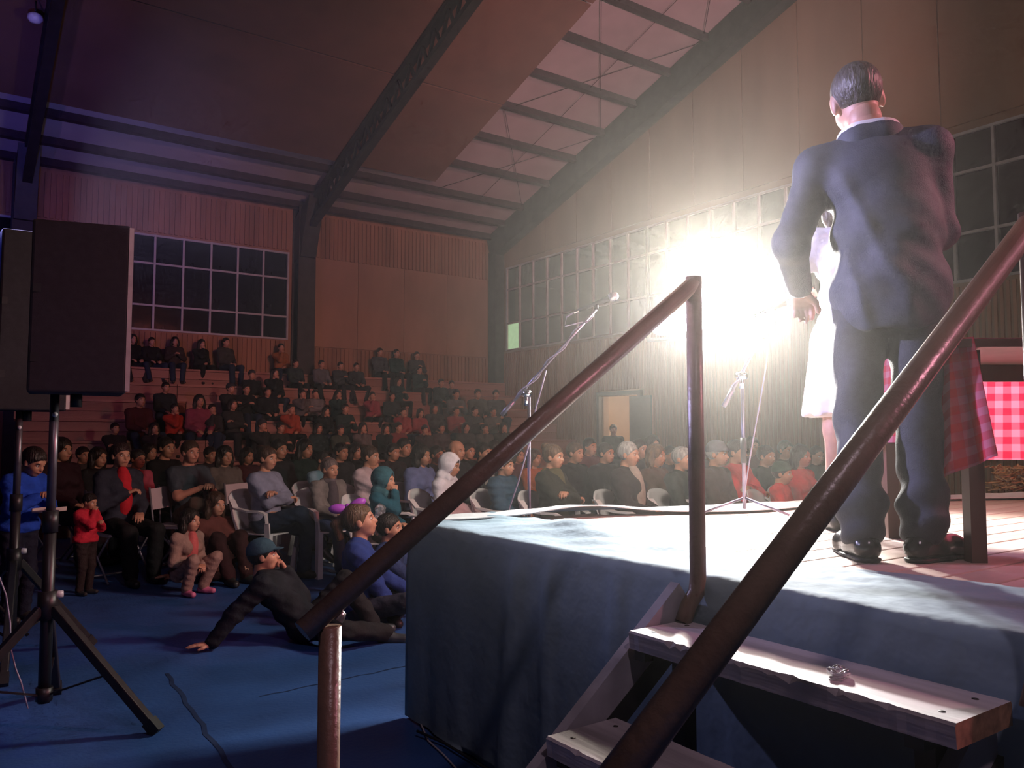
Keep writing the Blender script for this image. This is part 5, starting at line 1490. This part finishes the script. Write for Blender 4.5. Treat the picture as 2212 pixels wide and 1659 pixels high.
    v, f = surface(pt, .010, .022, [(V(0, 0, 1.04), V(0, 0, 1)), (V(0, 0, .055), V(0, 0, -1))], tf)
    me = geo_mesh('suit_trousers', [(v, f, 0)], 0); me.materials.append(mat('trouser_cloth', (.030, .032, .045), .68, 0, .12, 30, .2, 200, spec=.3)); obj('suit_trousers', me, None, root)
    leather = mat('black_leather', (.018, .016, .018), .22, 0, .2, 20)
    for q, d in (('L', dL), ('R', dR)):
        v, f = surface([('c', J['heel' + q] + V(0, 0, .008), J['toe' + q] + V(0, 0, .004), .046, .040), ('c', J['toe' + q], J['toe' + q] + d * .035, .040, .032), ('c', J['an' + q], J['heel' + q] * .5 + J['toe' + q] * .5, .046, .036)], .007, .03, [(V(0, 0, .012), V(0, 0, -1))])
        me = geo_mesh('shoe', [(v, f, 0)], 0); me.materials.append(leather); sh = obj('shoe', me, None, root)
        hz_, tz_ = J['heel' + q] * V(1, 1, 0) + V(0, 0, .02), (J['toe' + q] + d * .035) * V(1, 1, 0) + V(0, 0, .02)
        v, f = surface([('c', hz_, (hz_ + tz_) / 2, .046, .047), ('c', (hz_ + tz_) / 2, tz_, .047, .038)], .007, .02, [(V(0, 0, .0), V(0, 0, -1)), (V(0, 0, .016), V(0, 0, 1))])
        me = geo_mesh('sole', [(v, f, 0)], 0); me.materials.append(black_steel); obj('sole', me, None, sh)
    # hand microphone between the hands
man()

# woman in white behind him
wp = onz(1822, 1150, SZ)
J = pose('stand', arms=('fwd', 'fwd'), legs='stand', hp=.1, female=True)
J['elL'] = J['shL'] + V(.0, .16, -.20); J['wrL'] = J['elL'] + V(.20, -.10, .02)
J['wrR'] = J['shR'] + V(.30, .10, -.30); J['elR'], J['wrR'] = ik(J['shR'], J['wrR'], .285, .25, V(-.2, -.8, -.4))
for q, sg in (('L', 1), ('R', -1)):
    J['kn' + q] = V(.02, .085 * sg, .48)
wm = person('woman in a white dress standing behind the man in the suit', wp + Vector((.09, -.02, 0)), math.radians(42), J, .96, top=('sweater', (.85, .82, .86)), bottom=('none', BLK), hair=('bob', BRN), female=True, skin_c=(.55, .30, .26), vox=.013, hvox=.008, shoes=(.02, .018, .02))
def skirtfn():
    return surface([('e', V(0, 0, .93), (.14, .18, .14)), ('c', V(0, .0, .86), V(0, .0, .40), .185, .235), ('c', V(0, .06, .86), V(0, .07, .40), .13, .18), ('c', V(0, -.06, .86), V(0, -.07, .40), .13, .18)], .012, .05,
                   [(V(0, 0, .545), V(0, 0, -1)), (V(0, 0, 1.03), V(0, 0, 1))], lambda X, Y, Z: .012 * np.sin(np.arctan2(Y, X) * 11) * np.clip((.9 - Z) * 2, 0, 1))
v, f = skirtfn(); me = geo_mesh('skirt', [(v, f, 0)], 0); me.materials.append(mat('white_skirt', (.86, .82, .88), .7)); obj('skirt', me, None, wm)

# ------------------------------------------------------------------ added scattering volume imitating lens glare round the lamps
hz = MB().b2((0.6, 0.3, .96), (11.9, 13.0, 6.4)).build('glare_volume', None)
hm = bpy.data.materials.new('glare_scatter'); hm.use_nodes = True
nt = hm.node_tree; nt.nodes.remove(nt.nodes['Principled BSDF'])
vsn = nt.nodes.new('ShaderNodeVolumeScatter')
vsn.inputs['Color'].default_value = (1, .97, .9, 1); vsn.inputs['Density'].default_value = .0075; vsn.inputs['Anisotropy'].default_value = .80
nt.links.new(vsn.outputs[0], nt.nodes['Material Output'].inputs['Volume'])
hz.data.materials.clear(); hz.data.materials.append(hm)
tag(hz, 'added scattering volume imitating camera glare around the stage lamps', 'glare_volume', kind='stuff')
